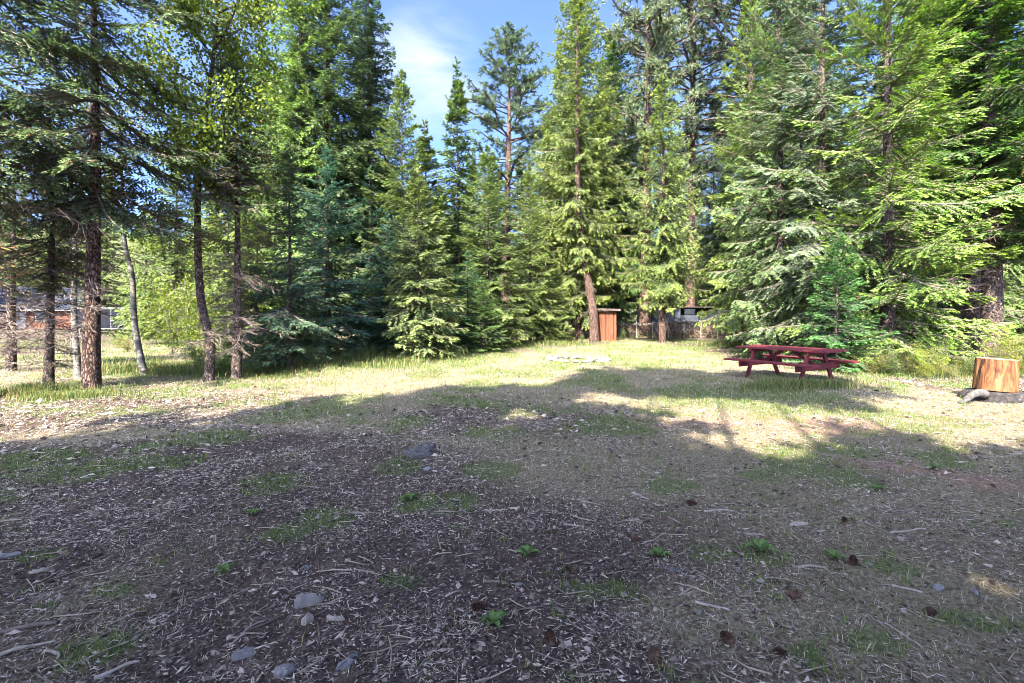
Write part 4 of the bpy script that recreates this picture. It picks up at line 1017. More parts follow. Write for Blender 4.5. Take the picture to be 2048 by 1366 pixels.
# ------------------------------------------------------------------ outhouse
M['brown_paint'] = ramp_mat('brown_stained_boards', [(0.25, (0.07, 0.024, 0.012)), (0.5, (0.115, 0.041, 0.02)), (0.8, (0.16, 0.066, 0.034))], (8, 8, 0.8), 2, 7, 0.75, 0.3, 0.01)
M['roofing'] = ramp_mat('dark_shake_roof', [(0.3, (0.035, 0.026, 0.024)), (0.6, (0.085, 0.065, 0.058)), (0.85, (0.16, 0.13, 0.12))], (1, 1, 1), 9, 6, 0.95, 0.6, 0.02)
M['iron'] = ramp_mat('dark_iron', [(0.3, (0.02, 0.02, 0.02)), (0.8, (0.07, 0.065, 0.06))], (1, 1, 1), 20, 3, 0.6, 0)
def outhouse():
    x, y = at(1210, 32.0); root = empty('outhouse', (x, y, float(gz(x, y)) - 0.02), math.radians(8))
    tag(root, 'small orange-brown wooden outhouse with a narrow door and flat dark roof', 'outhouse')
    w, dp, h = 1.1, 1.15, 1.95
    def bx(name, lo, hi, m='brown_paint', par=root, bev=0.004):
        a = Acc(); a.box(lo, hi); return a.obj(name, M[m], par, bevel=bev)
    nb = 9
    for k in range(nb):      # boards of the side walls and the back
        y0 = -dp / 2 + k * dp / nb
        for sx in (-1, 1):
            bx('board', (sx * w / 2 - 0.012, y0 + 0.003, 0), (sx * w / 2 + 0.012, y0 + dp / nb - 0.003, h + 0.0 * k), par=root)
        x0 = -w / 2 + 0.014 + k * (w - 0.028) / nb
        bx('board', (x0 + 0.003, dp / 2 - 0.03, 0), (x0 + (w - 0.028) / nb - 0.003, dp / 2 - 0.006, h))
    for k in range(3):       # front boards either side of the door
        x0 = -w / 2 + 0.014 + k * 0.125
        bx('board', (x0, -dp / 2 - 0.0, 0), (x0 + 0.12, -dp / 2 + 0.024, h))
    bx('board', (w / 2 - 0.15, -dp / 2, 0), (w / 2 - 0.014, -dp / 2 + 0.024, h))
    bx('board', (-0.164, -dp / 2, 1.86), (0.398, -dp / 2 + 0.024, h))
    bx('gap_shade_panel', (-w / 2 + 0.03, -dp / 2 + 0.10, 0.02), (w / 2 - 0.03, -dp / 2 + 0.11, h - 0.02), 'iron', root, 0.001)  # dark sheet standing in for the shaded interior behind the door gaps
    d = empty('door', (0, 0, 0)); d.parent = root
    for k in range(3):
        x0 = -0.118 + k * 0.161
        bx('plank', (x0, -dp / 2 - 0.012, 0.08), (x0 + 0.150, -dp / 2 + 0.012, 1.845), par=d)
    for z in (0.35, 1.55): bx('hinge', (0.22, -dp / 2 - 0.022, z), (0.41, -dp / 2 - 0.013, z + 0.04), 'iron', d, 0.001)
    bx('handle', (-0.10, -dp / 2 - 0.05, 0.95), (-0.07, -dp / 2 - 0.013, 1.09), 'iron', d, 0.003)
    bx('corner_trim', (w / 2 - 0.075, -dp / 2 - 0.022, 0), (w / 2 + 0.016, -dp / 2 - 0.002, h))
    bx('corner_trim', (-w / 2 - 0.016, -dp / 2 - 0.022, 0), (-w / 2 + 0.06, -dp / 2 - 0.002, h))
    a = Acc(); R = rot_to(0, math.radians(-2), math.radians(-4))
    a.box((-w / 2 - 0.2, -dp / 2 - 0.24, 0), (w / 2 + 0.2, dp / 2 + 0.2, 0.07), None, R, (0, 0, h + 0.03)); rf = a.obj('roof', M['roofing'], root, bevel=0.01)
    a = Acc(); a.box((-w / 2 - 0.215, -dp / 2 - 0.265, -0.06), (w / 2 + 0.215, -dp / 2 - 0.243, 0.075), None, R, (0, 0, h + 0.03)); a.obj('fascia', M['roofing'], rf, bevel=0.004)
    bx('step', (-0.25, -dp / 2 - 0.35, 0.0), (0.47, -dp / 2 - 0.03, 0.09))
outhouse()

# ------------------------------------------------------------------ woodpile and shed behind it
M['log_end'] = vcol_mat('firewood', 0.9, 0.35, 25)
def woodpile():
    rg = np.random.default_rng(12)
    (xa, ya), (xb, yb) = at(1232, 37.5), at(1512, 35.0)
    L_ = math.hypot(xb - xa, yb - ya); rz = math.atan2(yb - ya, xb - xa)
    root = empty('woodpile', (xa, ya, float(gz((xa + xb) / 2, (ya + yb) / 2)) - 0.03), rz)
    tag(root, 'long row of stacked split firewood held by stakes at the forest edge', 'woodpile')
    rows = 10; k = 0; big = []
    stuff = Acc()
    for r in range(rows):
        z = 0.06 + r * 0.118; x = rg.uniform(0, 0.1)
        hmax = 1.0
        while x < L_:
            rad = rg.uniform(0.045, 0.085)
            topz = 1.20 - 0.25 * sstep(L_ * 0.42, L_ * 0.15, x) + 0.12 * (vnoise(x * 0.9, 0.3, 8) - 0.5)
            if z < topz:
                c = np.array([x, rg.normal(0, 0.04), z + rg.normal(0, 0.015)])
                V, T = tube([c + [0, -0.2, 0], c + [rg.normal(0, .02), 0.2, 0]], [rad, rad], 6 if rg.random() < 0.6 else 4)
                dark = rg.uniform(0.4, 1.3)
                stuff.add(V, T, np.array([0.085, 0.058, 0.042]) * dark)
            x += rad * 1.95
    # loose pieces thrown on top
    for _ in range(140):
        x = rg.uniform(0.2, L_ - 0.2); z = 1.23 - 0.25 * float(sstep(L_ * 0.42, L_ * 0.15, x)) + 0.05 * rg.random()
        d = nrm(np.array([rg.normal(0, 1), rg.normal(0, 0.6), rg.normal(0, 0.15)])) * 0.2; c = np.array([x, rg.normal(0, 0.1), z])
        V, T = tube([c - d, c + d], [0.05, 0.05], 5); stuff.add(V, T, np.array([0.10, 0.085, 0.072]) * rg.uniform(0.5, 1.5))
    o = stuff.obj('firewood', M['log_end'], root); tag(o, kind='stuff')
    for x in np.arange(0.4, L_, 1.15):
        a = Acc(); V, T = tube([(x, -0.27, -0.1), (x + rg.normal(0, .03), -0.26, 0.7), (x + rg.normal(0, .05), -0.25, 1.32)], [0.03, 0.028, 0.025], 6)
        a.add(V, T); a.obj('stake', M['grey_wood'], root)
woodpile()
M['blue_grey'] = ramp_mat('faded_blue_grey_boards', [(0.25, (0.014, 0.017, 0.023)), (0.5, (0.03, 0.035, 0.046)), (0.8, (0.062, 0.068, 0.08))], (1, 1, 5), 2.5, 8, 0.8, 0.2, 0.01)
M['glass_dark'] = ramp_mat('dark_window', [(0.3, (0.008, 0.01, 0.012)), (0.8, (0.03, 0.035, 0.04))], (1, 1, 1), 3, 3, 0.12, 0, spec=0.5)
def shed():
    x, y = at(1375, 42.5); root = empty('storage_shed', (x, y, float(gz(x, y))), math.radians(-3))
    tag(root, 'faded blue-grey board shed with dark openings, half hidden behind the woodpile', 'shed')
    def bx(name, lo, hi, m='blue_grey', par=root): a = Acc(); a.box(lo, hi); return a.obj(name, M[m], par, bevel=0.005)
    W_, D_, H_ = 7.4, 2.4, 2.35
    for k in range(7):       # lap boards, left and right of the openings
        z = 0.2 + k * 0.30
        for (x0, x1) in ((-3.7, -2.75), (-1.45, -0.95), (-0.93, 0.55), (1.75, 3.7)):
            if (x0, x1) == (-0.93, 0.55) and k > 4: continue
            bx('board', (x0, -D_ / 2, z), (x1 - 0.01, -D_ / 2 + 0.03, z + 0.29))
    for (x0, x1, z0, z1) in ((-2.74, -1.46, 0.9, 1.9), (0.56, 1.74, 0.7, 1.9)):
        bx('opening', (x0, -D_ / 2 + 0.05, z0), (x1, -D_ / 2 + 0.06, z1), 'glass_dark')
        bx('frame', (x0, -D_ / 2 - 0.01, z0 - 0.1), (x1, -D_ / 2 + 0.045, z0)); bx('frame', (x0, -D_ / 2 - 0.01, z1), (x1, -D_ / 2 + 0.045, z1 + 0.1))
    bx('opening', (-0.6, -D_ / 2 + 0.05, 1.75), (0.3, -D_ / 2 + 0.06, 2.3), 'glass_dark')
    bx('wall', (-3.7, -D_ / 2 + 0.07, 0.1), (-3.66, D_ / 2, H_)); bx('wall', (3.66, -D_ / 2 + 0.07, 0.1), (3.7, D_ / 2, H_)); bx('wall', (-3.65, D_ / 2 - 0.04, 0.1), (3.65, D_ / 2, H_))
    bx('roof', (-3.0, -D_ / 2 - 0.1, H_ + 0.004), (3.75, D_ / 2 + 0.1, H_ + 0.06), 'roofing')
shed()

# ------------------------------------------------------------------ ring of stones
def stone_mesh(name, seed, flat=0.6, mat=None, col=(0.5, 0.48, 0.45)):
    rg = np.random.default_rng(seed)
    import bmesh
    bm = bmesh.new(); bmesh.ops.create_icosphere(bm, subdivisions=2, radius=1.0)
    V = np.array([v.co[:] for v in bm.verts]); T = np.array([[v.index for v in f.verts] for f in bm.faces]); bm.free()
    for _ in range(7):      # plane cuts give facets
        n = nrm(rg.normal(0, 1, 3)); d = rg.uniform(0.55, 0.85); k = V @ n; V = V - np.maximum(k - d, 0)[:, None] * n
    V = V * np.array([1, rg.uniform(0.65, 0.95), flat]); V += rg.normal(0, 0.02, V.shape)
    return mesh_tri(name, V, T, mat, smooth=False)
M['stone_pale'] = ramp_mat('pale_granite', [(0.25, (0.05, 0.047, 0.045)), (0.5, (0.12, 0.114, 0.108)), (0.8, (0.22, 0.21, 0.20))], (1, 1, 1), 3, 8, 0.9, 0.4, 0.05)
M['stone_rust'] = ramp_mat('rusty_stone', [(0.25, (0.12, 0.07, 0.05)), (0.5, (0.26, 0.16, 0.11)), (0.8, (0.40, 0.30, 0.24))], (1, 1, 1), 3, 8, 0.9, 0.4, 0.05)
M['slate'] = ramp_mat('dark_slate', [(0.25, (0.022, 0.02, 0.02)), (0.5, (0.07, 0.064, 0.062)), (0.8, (0.17, 0.158, 0.152))], (1, 1, 1), 5, 9, 0.85, 0.6, 0.03)
ST = [stone_mesh('ring_stone_%d' % k, 70 + k, 0.62, M['stone_pale']) for k in range(4)] + [stone_mesh('ring_stone_rust', 75, 0.62, M['stone_rust'])]
rg = np.random.default_rng(15)
rcx, rcy = gp(1156, 721)
ring = []
for k in range(24):
    a = k / 24 * 6.283 + rg.normal(0, 0.06); rr_ = 0.95 + rg.normal(0, 0.05)
    ring.append((rcx + rr_ * math.cos(a), rcy + rr_ * math.sin(a), k))
for near in (True, False):
    row = sorted([p for p in ring if (p[1] < rcy) == near])
    for q_, (x, y, k) in enumerate(row):
        rust = near and q_ == 3
        s = rg.uniform(0.09, 0.175)
        o = bpy.data.objects.new('fire_ring_stone', ST[4] if rust else ST[rg.integers(4)]); link(o)
        o.location = (x, y, float(gz(x, y)) + s * 0.36); o.scale = (s * 1.25, s * 1.1, s * rg.uniform(0.7, 1.0)); o.rotation_euler = (rg.normal(0, 0.25), rg.normal(0, 0.25), rg.uniform(0, 6.28))
        tag(o, ('rusty brown ' if rust else 'pale ') + 'stone, ' + ORD[q_] + ' from the left in the ' + ('near' if near else 'far') + ' arc of the fire ring', 'stone', 'stones of the fire ring')

# ------------------------------------------------------------------ cargo trailer, cabin on the left
M['trailer'] = ramp_mat('dark_trailer_panels', [(0.3, (0.004, 0.004, 0.006)), (0.7, (0.007, 0.007, 0.010))], (1, 1, 1), 2, 3, 0.5, 0, spec=0.12)
M['alu'] = ramp_mat('bright_metal_trim', [(0.3, (0.11, 0.112, 0.116)), (0.7, (0.17, 0.172, 0.178))], (1, 1, 1), 2, 3, 0.4, 0, spec=0.5)
M['rubber'] = ramp_mat('tyre_rubber', [(0.3, (0.012, 0.012, 0.012)), (0.7, (0.03, 0.03, 0.03))], (1, 1, 1), 9, 3, 0.85, 0)
def trailer():
    x, y = at(240, 46); root = empty('cargo_trailer', (x, y, float(gz(x, y))), math.radians(4))
    tag(root, 'black enclosed cargo trailer with bright trim, seen between the left trunks', 'trailer')
    def bx(name, lo, hi, m='trailer', par=root, b=0.01): a = Acc(); a.box(lo, hi); return a.obj(name, M[m], par, bevel=b)
    L_ = 6.6; D_ = 2.1
    body = bx('body', (-L_ / 2, -D_ / 2, 0.45), (L_ / 2, D_ / 2, 2.42), b=0.05)
    for k in range(8):
        x0 = -L_ / 2 + 0.06 + k * (L_ - 0.12) / 8
        bx('panel', (x0 + 0.006, -D_ / 2 - 0.008, 0.56), (x0 + (L_ - 0.12) / 8 - 0.006, -D_ / 2 - 0.001, 2.30), par=body, b=0.002)
    bx('roof_trim', (-L_ / 2 - 0.02, -D_ / 2 - 0.03, 2.34), (L_ / 2 + 0.02, D_ / 2 + 0.03, 2.46), 'alu')
    bx('sill_trim', (-L_ / 2, -D_ / 2 - 0.02, 0.45), (L_ / 2, -D_ / 2 - 0.009, 0.54), 'alu')
    bx('corner_trim', (-L_ / 2 - 0.02, -D_ / 2 - 0.022, 0.55), (-L_ / 2 + 0.08, -D_ / 2 - 0.010, 2.33), 'alu')
    dr = bx('door', (-0.95, -D_ / 2 - 0.03, 0.62), (-0.1, -D_ / 2 - 0.012, 2.2), b=0.003)
    bx('door_frame', (-0.08, -D_ / 2 - 0.03, 0.55), (-0.02, -D_ / 2 - 0.011, 2.3), 'alu'); bx('handle', (-0.02, -D_ / 2 - 0.06, 1.2), (0.25, -D_ / 2 - 0.03, 1.27), 'alu', dr, 0.004)
    for cx_ in (1.15, 1.95):
        n = 20; a = Acc(); V, T = tube([(cx_, -D_ / 2 - 0.02, 0.33), (cx_, -D_ / 2 + 0.2, 0.33)], [0.34, 0.34], n); a.add(V, T); w = a.obj('wheel', M['rubber'], root)
        a = Acc(); V, T = tube([(cx_, -D_ / 2 - 0.035, 0.33), (cx_, -D_ / 2 - 0.021, 0.33)], [0.18, 0.2], n); a.add(V, T); a.obj('rim', M['alu'], w)
    a = Acc(); P = [(0.6, -D_ / 2 - 0.1, 0.5), (0.78, -D_ / 2 - 0.1, 0.78), (1.15, -D_ / 2 - 0.1, 0.9), (1.95, -D_ / 2 - 0.1, 0.9), (2.32, -D_ / 2 - 0.1, 0.78), (2.5, -D_ / 2 - 0.1, 0.5)]
    V, T = tube(P, [0.05] * 6, 6); a.add(V, T); a.obj('fender', M['alu'], root, smooth=True)
trailer()
M['cabin_wood'] = ramp_mat('red_brown_siding', [(0.25, (0.045, 0.018, 0.010)), (0.5, (0.085, 0.036, 0.022)), (0.8, (0.14, 0.07, 0.046))], (1, 1, 5), 2, 6, 0.85, 0.2, 0.01)
M['roof_blue'] = ramp_mat('blue_grey_metal_roof', [(0.25, (0.014, 0.018, 0.027)), (0.8, (0.03, 0.036, 0.05))], (1, 1, 1), 1.5, 4, 0.8, 0, spec=0.15)
M['pale_paint'] = ramp_mat('pale_trim_paint', [(0.3, (0.13, 0.13, 0.125)), (0.7, (0.18, 0.176, 0.17))], (1, 1, 1), 2, 3, 0.7, 0)
def cabin():
    x, y = at(55, 62); root = empty('cabin', (x, y, float(gz(x, y))), math.radians(18))
    tag(root, 'red-brown cabin with a blue-grey metal roof and pale eaves at the left edge', 'cabin')
    def bx(name, lo, hi, m='cabin_wood', par=root): a = Acc(); a.box(lo, hi); return a.obj(name, M[m], par, bevel=0.005)
    W_, D_, H_ = 13.0, 8.0, 2.7
    wl_ = bx('wall', (-W_ / 2, -D_ / 2, 0), (W_ / 2, D_ / 2, H_))
    for k in range(11): bx('board', (-W_ / 2 - 0.02, -D_ / 2 - 0.025, 0.05 + k * 0.24), (W_ / 2 + 0.02, -D_ / 2 - 0.002, 0.05 + k * 0.24 + 0.225), par=wl_)
    for xx in (-4.2, -0.8, 3.4):
        wd = bx('window', (xx - 0.6, -D_ / 2 - 0.05, 1.0), (xx + 0.6, -D_ / 2 - 0.027, 2.1), 'pale_paint')
        bx('pane', (xx - 0.52, -D_ / 2 - 0.06, 1.08), (xx - 0.03, -D_ / 2 - 0.051, 2.02), 'glass_dark', wd); bx('pane', (xx + 0.03, -D_ / 2 - 0.06, 1.08), (xx + 0.52, -D_ / 2 - 0.051, 2.02), 'glass_dark', wd)
    d = bx('door', (1.0, -D_ / 2 - 0.05, 0.05), (1.9, -D_ / 2 - 0.027, 2.1), 'pale_paint')
    rp = 5.2
    for s in (-1, 1):
        a = Acc(); an = math.atan2(2.6, D_ / 2 + 0.0); R = np.array([[1, 0, 0], [0, math.cos(an), -math.sin(an) * 1], [0, math.sin(an), math.cos(an)]])
        a.box((-W_ / 2 - 0.7, 0, 0), (W_ / 2 + 0.7, rp, 0.12), None, R, (0, -D_ / 2 - 0.55, H_ - 0.3))
        V = a.V[0]
        if s > 0: V[:, 1] *= -1; a.T[0] = a.T[0][:, ::-1]
        rf = a.obj('roof', M['roof_blue'], root)
        a = Acc(); a.box((-W_ / 2 - 0.72, s * (D_ / 2 + 0.56) - 0.03, H_ - 0.42), (W_ / 2 + 0.72, s * (D_ / 2 + 0.56) + 0.03, H_ - 0.2)); a.obj('eave_board', M['pale_paint'], rf)
    for s in (-1, 1):
        a = Acc(); V = np.array([[s * W_ / 2, -D_ / 2, H_], [s * W_ / 2, D_ / 2, H_], [s * W_ / 2, 0, H_ + 2.3]]); V2 = V - [s * 0.1, 0, 0]
        a.add(np.concatenate([V, V2]), [(0, 1, 2), (3, 5, 4), (0, 2, 5), (0, 5, 3), (1, 4, 5), (1, 5, 2), (0, 3, 4), (0, 4, 1)]); a.obj('gable', M['cabin_wood'], root)
cabin()

# ------------------------------------------------------------------ single pieces lying in the foreground
M['pale_stick'] = ramp_mat('bleached_stick', [(0.25, (0.10, 0.08, 0.06)), (0.5, (0.23, 0.195, 0.16)), (0.8, (0.36, 0.325, 0.28))], (1, 1, 1), 12, 6, 0.85, 0.4, 0.01)
M['brown_stick'] = ramp_mat('brown_stick', [(0.25, (0.05, 0.038, 0.03)), (0.5, (0.13, 0.10, 0.08)), (0.8, (0.24, 0.20, 0.165))], (1, 1, 1), 12, 6, 0.9, 0.5, 0.01)
M['bark_grey'] = ramp_mat('grey_bark_flake', [(0.25, (0.06, 0.055, 0.055)), (0.5, (0.16, 0.15, 0.15)), (0.8, (0.30, 0.28, 0.275))], (1, 6, 6), 5, 8, 0.9, 0.7, 0.01)
fg = np.random.default_rng(23)
def chip_mesh(name, seed, mat):
    """jagged flat piece: two offset polygon layers, thicker in the middle"""
    r_ = np.random.default_rng(seed); n = 13; an = np.sort(np.arange(n) / n * 6.283 + r_.normal(0, 0.16, n))
    sq = np.maximum(np.abs(np.cos(an)), np.abs(np.sin(an))); rad = r_.uniform(0.72, 1.08, n) / sq ** 0.75
    o0 = np.stack([np.cos(an) * rad, np.sin(an) * rad, r_.normal(-0.7, 0.12, n)], -1)
    o1 = np.stack([np.cos(an) * rad * r_.uniform(0.86, 1.0, n), np.sin(an) * rad * r_.uniform(0.8, 1.0, n), r_.normal(0.6, 0.28, n)], -1)
    i1 = o1 * [0.5, 0.55, 1] + np.stack([np.zeros(n), np.zeros(n), r_.normal(0.15, 0.3, n)], -1)
    V = np.concatenate([o0, o1, i1, [[0, 0, -0.8], [0, 0, 0.9]]]); k = np.arange(n); k2 = (k + 1) % n
    T = np.concatenate([np.stack([k, k2, n + k2], -1), np.stack([k, n + k2, n + k], -1), np.stack([n + k, n + k2, 2 * n + k2], -1), np.stack([n + k, 2 * n + k2, 2 * n + k], -1),
                        np.stack([np.full(n, 3 * n), k2, k], -1), np.stack([np.full(n, 3 * n + 1), 2 * n + k, 2 * n + k2], -1)])
    return mesh_tri(name, V, T, mat)
def surf(x, y): return float(gz(x, y) + (fbm(x * 9, y * 9, 51, 3) - 0.5) * 0.030 + (fbm(x * 3.1, y * 3.1, 53, 2) - 0.5) * 0.03)
def stick(u, v, length_px, ang, rad, label, mat='pale_stick', curve=0.1, name='stick'):
    rad *= 0.72
    x, y = gp(u, v); L_ = length_px / F * y; n = 9; t = np.linspace(-0.5, 0.5, n)
    dx, dy = math.cos(ang), math.sin(ang)
    bx_ = x + dx * t * L_ - dy * curve * L_ * np.sin(t * 3.1 + 0.6); by_ = y + dy * t * L_ + dx * curve * L_ * np.sin(t * 3.1 + 0.6)
    z0 = surf(x, y)
    P = np.stack([bx_ - x, by_ - y, np.array([max(surf(a, b), z0 - 0.012) for a, b in zip(bx_, by_)]) - z0 + rad * 0.8], -1)
    V, T = tube(P, rad * np.linspace(1.1, 0.7, n) * fg.uniform(0.85, 1.15, n), 8, 0.12, int(u))
    a = Acc(); a.add(V, T); o = a.obj(name, M[mat], smooth=True); o.location = (x, y, z0); tag(o, label, 'stick')
def flake(u, v, wpx, asp, rz, label, mat='bark_grey', th=0.02, name='bark_flake', cat='bark', tilt=0.1):
    x, y = gp(u, v); L_ = wpx / F * y / 2
    me = stone_mesh(name, int(u * 3 + v), 1.0, M[mat]) if cat == 'stone' else chip_mesh(name, int(u * 3 + v), M[mat]); o = bpy.data.objects.new(name, me); link(o)
    o.location = (x, y, surf(x, y) + th * 0.25); o.scale = (L_, L_ * asp, th); o.rotation_euler = (fg.normal(0, tilt), fg.normal(0, tilt), rz); tag(o, label, cat)
# two dark slabs in the foreground
def slab(u, v, sx, sy, sz, zoff, rz, label, seed):
    x, y = gp(u, v); me = chip_mesh('slab', seed, M['slate'])
    o = bpy.data.objects.new('flat_slab', me); link(o)
    o.location = (x, y, float(gz(x, y)) + zoff); o.scale = (sx, sy, sz); o.rotation_euler = (0.05, -0.04, rz)
    tag(o, label, 'slab')
slab(838, 912, 0.17, 0.12, 0.024, 0.022, 0.3, 'lower of the two dark flat slabs lying stacked on the shaded ground', 91)
slab(846, 909, 0.135, 0.10, 0.026, 0.072, -0.2, 'upper of the two dark flat slabs lying stacked on the shaded ground', 92)

stick(1281, 996, 40, -1.0, 0.010, 'short straight bleached stick below the pale dry grass, centre right')
stick(1436, 1027, 50, -0.5, 0.011, 'curved bleached stick right of the short straight one', curve=0.25)
stick(1816, 1062, 80, 0.0, 0.009, 'long thin bleached stick lying level on the right', curve=0.08)
stick(1144, 1053, 34, -0.6, 0.008, 'small pale stick on dark litter near the picture centre')
stick(1104, 1062, 30, 0.6, 0.009, 'small grey stick just left of the small pale stick', 'brown_stick')
stick(1509, 1075, 36, -0.3, 0.010, 'stubby pale stick left of the white chip')
stick(1624, 1137, 60, -0.25, 0.011, 'wavy pale stick below the broad-leaved weed', curve=0.22)
stick(1814, 1177, 52, -0.45, 0.010, 'straight pale stick pointing at the white stone on the right')
stick(1424, 1220, 62, -0.7, 0.010, 'pale straight stick right of centre near the bottom')
stick(1510, 1203, 60, -0.4, 0.008, 'dark straight stick above the pale stick near the bottom', 'brown_stick')
stick(1375, 1190, 46, 0.3, 0.008, 'thin pale twig beside the grey slate piece')
stick(990, 1170, 46, -0.3, 0.013, 'thick brown stick stub in the lower middle', 'brown_stick')
stick(905, 1197, 34, 0.6, 0.008, 'short light twig left of the brown stick stub')
stick(42, 1262, 110, 0.35, 0.017, 'thick dark branch piece at the lower left edge', 'brown_stick', 0.05)
stick(45, 1302, 100, 0.42, 0.013, 'long pale branch piece at the lower left edge under the dark one', curve=0.05)
stick(102, 1316, 44, -0.9, 0.011, 'bent bleached stick left of the bright green clump', curve=0.3)
stick(235, 1345, 70, 0.6, 0.012, 'bleached stick sloping under the bright green clump', curve=0.1)
stick(495, 1275, 75, 0.9, 0.006, 'long thin bent twig in the lower left middle', curve=0.18)
stick(442, 1132, 44, 0.6, 0.008, 'pale twig beside the tiny green sprig on the left')
stick(700, 987, 28, -0.7, 0.009, 'small bleached stick near the yellow-green patch')
stick(60, 1030, 110, 0.15, 0.008, 'long dark twig lying level at the left edge', 'brown_stick', 0.06)
flake(617, 1213, 62, 0.38, 0.25, 'weathered split wood chunk in the lower left middle', 'grey_wood', 0.035, 'wood_chunk', 'wood')
flake(615, 1252, 30, 0.6, 1.2, 'white chip below the split wood chunk', 'pale_stick', 0.018, 'wood_chip', 'wood')
flake(672, 1248, 42, 0.3, 0.0, 'long white chip right of the split wood chunk', 'pale_stick', 0.014, 'wood_chip', 'wood')
flake(697, 1333, 60, 0.4, 1.0, 'grey bark flake at the bottom edge left of centre')
flake(570, 1353, 44, 0.8, 0.3, 'pale chunky stone at the bottom edge', 'stone_pale', 0.035, 'stone', 'stone')
flake(485, 1318, 46, 0.5, 0.4, 'dark bark flake left of the pale chunky stone', 'bark_grey')
flake(80, 1143, 36, 0.35, 0.7, 'pale bark sliver at the left edge', 'pale_stick', 0.012)
flake(14, 1107, 44, 0.4, 0.5, 'grey bark sliver cut by the left edge', 'bark_grey', 0.014)
flake(612, 1141, 14, 0.9, 0.3, 'small square white chip on dark litter', 'stone_pale', 0.012, 'wood_chip', 'wood')
flake(1596, 1049, 40, 0.32, 0.1, 'broad white wood chip on the right', 'pale_stick', 0.016, 'wood_chip', 'wood')
flake(1876, 1175, 26, 0.8, 0.1, 'white stone on the right', 'stone_pale', 0.03, 'stone', 'stone')
flake(1950, 1184, 24, 0.8, 1.1, 'pale broken stone at the right near the edge', 'stone_pale', 0.025, 'stone', 'stone')
flake(1344, 1150, 46, 0.6, -0.4, 'grey slate piece lying among weeds', 'slate', 0.014, 'slate_piece', 'stone')
flake(1399, 1230, 18, 0.8, 0.9, 'small white pebble left of the pale straight stick', 'stone_pale', 0.014, 'stone', 'stone')
flake(1036, 1172, 18, 0.6, 0.2, 'small pale pebble in the lower middle', 'stone_pale', 0.014, 'stone', 'stone')
flake(855, 942, 26, 0.7, 0.5, 'small grey stone below the stacked slabs', 'bark_grey', 0.03, 'stone', 'stone')
# pine cones
def cone_mesh():
    r_ = np.random.default_rng(4); n = 90; a = Acc(); i = np.arange(n); t = (i + 0.5) / n; an = i * 2.39996
    rad = 0.024 * np.sin(math.pi * (0.12 + 0.82 * t)) ** 0.8; zx = (t - 0.5) * 0.085
    B = np.stack([zx, rad * 0.35 * np.cos(an), rad * 0.35 * np.sin(an)], -1)
    D = nrm(np.stack([np.full(n, 0.45), np.cos(an), np.sin(an)], -1))
    V = diamonds(B, D, nrm(np.stack([np.ones(n), -0.4 * np.cos(an), -0.4 * np.sin(an)], -1)), rad * 0.95 + 0.004, rad * 0.6 + 0.004, 0.3)
    V2 = V - np.array([0.0025, 0, 0])
    a.add(V.reshape(-1, 3), dia_tris(n).reshape(-1, 3)); a.add(V2.reshape(-1, 3), dia_tris(n).reshape(-1, 3)[:, ::-1])
    c, T = tube(np.stack([np.linspace(-0.04, 0.04, 6), np.zeros(6), np.zeros(6)], -1), 0.024 * 0.55 * np.sin(np.linspace(0.5, 2.8, 6)), 7); a.add(c, T)
    return a.mesh('pine_cone', M['cone'])
M['cone'] = ramp_mat('pine_cone_scales', [(0.3, (0.035, 0.02, 0.014)), (0.6, (0.09, 0.052, 0.037)), (0.85, (0.18, 0.12, 0.09))], (1, 1, 1), 40, 3, 0.85, 0)
CM = cone_mesh()
for u, v, lab in ((1706, 1127, 'pine cone among weeds right of the wavy pale stick'), (1139, 1145, 'pine cone on dark litter below the small pale stick'), (1269, 1087, 'pine cone lying above the grey slate piece'),
                  (1589, 1200, 'reddish pine cone in dry grass near the bottom right'), (1859, 1225, 'pine cone below the white stone on the right'), (1384, 1012, 'pine cone between two bleached sticks'),
                  (1454, 1282, 'dark pine cone near the bottom right of centre'), (1309, 1330, 'pine cone at the bottom edge right of centre'), (955, 1225, 'pine cone below the brown stick stub'),
                  (1560, 1313, 'pine cone by the green tuft at the bottom right'), (1690, 1040, 'pine cone right of the broad white chip'), (1100, 1290, 'pine cone at the lower middle')):
    x, y = gp(u, v); o = bpy.data.objects.new('pine_cone', CM); link(o); s = fg.uniform(0.65, 0.95)
    o.location = (x, y, surf(x, y) + 0.022 * s); o.scale = (s, s, s); o.rotation_euler = (fg.uniform(0, 6), fg.normal(0, 0.2), fg.uniform(0, 6.28)); tag(o, lab, 'pine cone', 'pine cones on the ground')
# broad-leaved weeds
def weed_mesh(seed):
    r_ = np.random.default_rng(seed); a = Acc()
    for k in range(9):
        az = k / 9 * 6.28 + r_.normal(0, 0.3); L_ = r_.uniform(0.07, 0.12); w = L_ * 0.45; n = 5; t = np.linspace(0, 1, n)
        c = np.stack([np.cos(az) * L_ * t, np.sin(az) * L_ * t, 0.012 + 0.05 * np.sin(t * 2.4)], -1); s = np.array([-math.sin(az), math.cos(az), 0])
        ww = w * np.sin(math.pi * np.clip(0.06 + 0.92 * t, 0, 1)) * 0.5
        V = np.stack([c + s * ww[:, None], c - np.array([0, 0, 0.008]), c - s * ww[:, None]], 1).reshape(-1, 3); T = []
        for i in range(n - 1):
            for j in range(2): q = i * 3 + j; T += [(q, q + 1, q + 4), (q, q + 4, q + 3)]
        a.add(V, T, np.array([0.075, 0.12, 0.035]) * r_.uniform(0.6, 1.5))
    return a.mesh('weed', M['grass'])
WM = [weed_mesh(k) for k in range(3)]
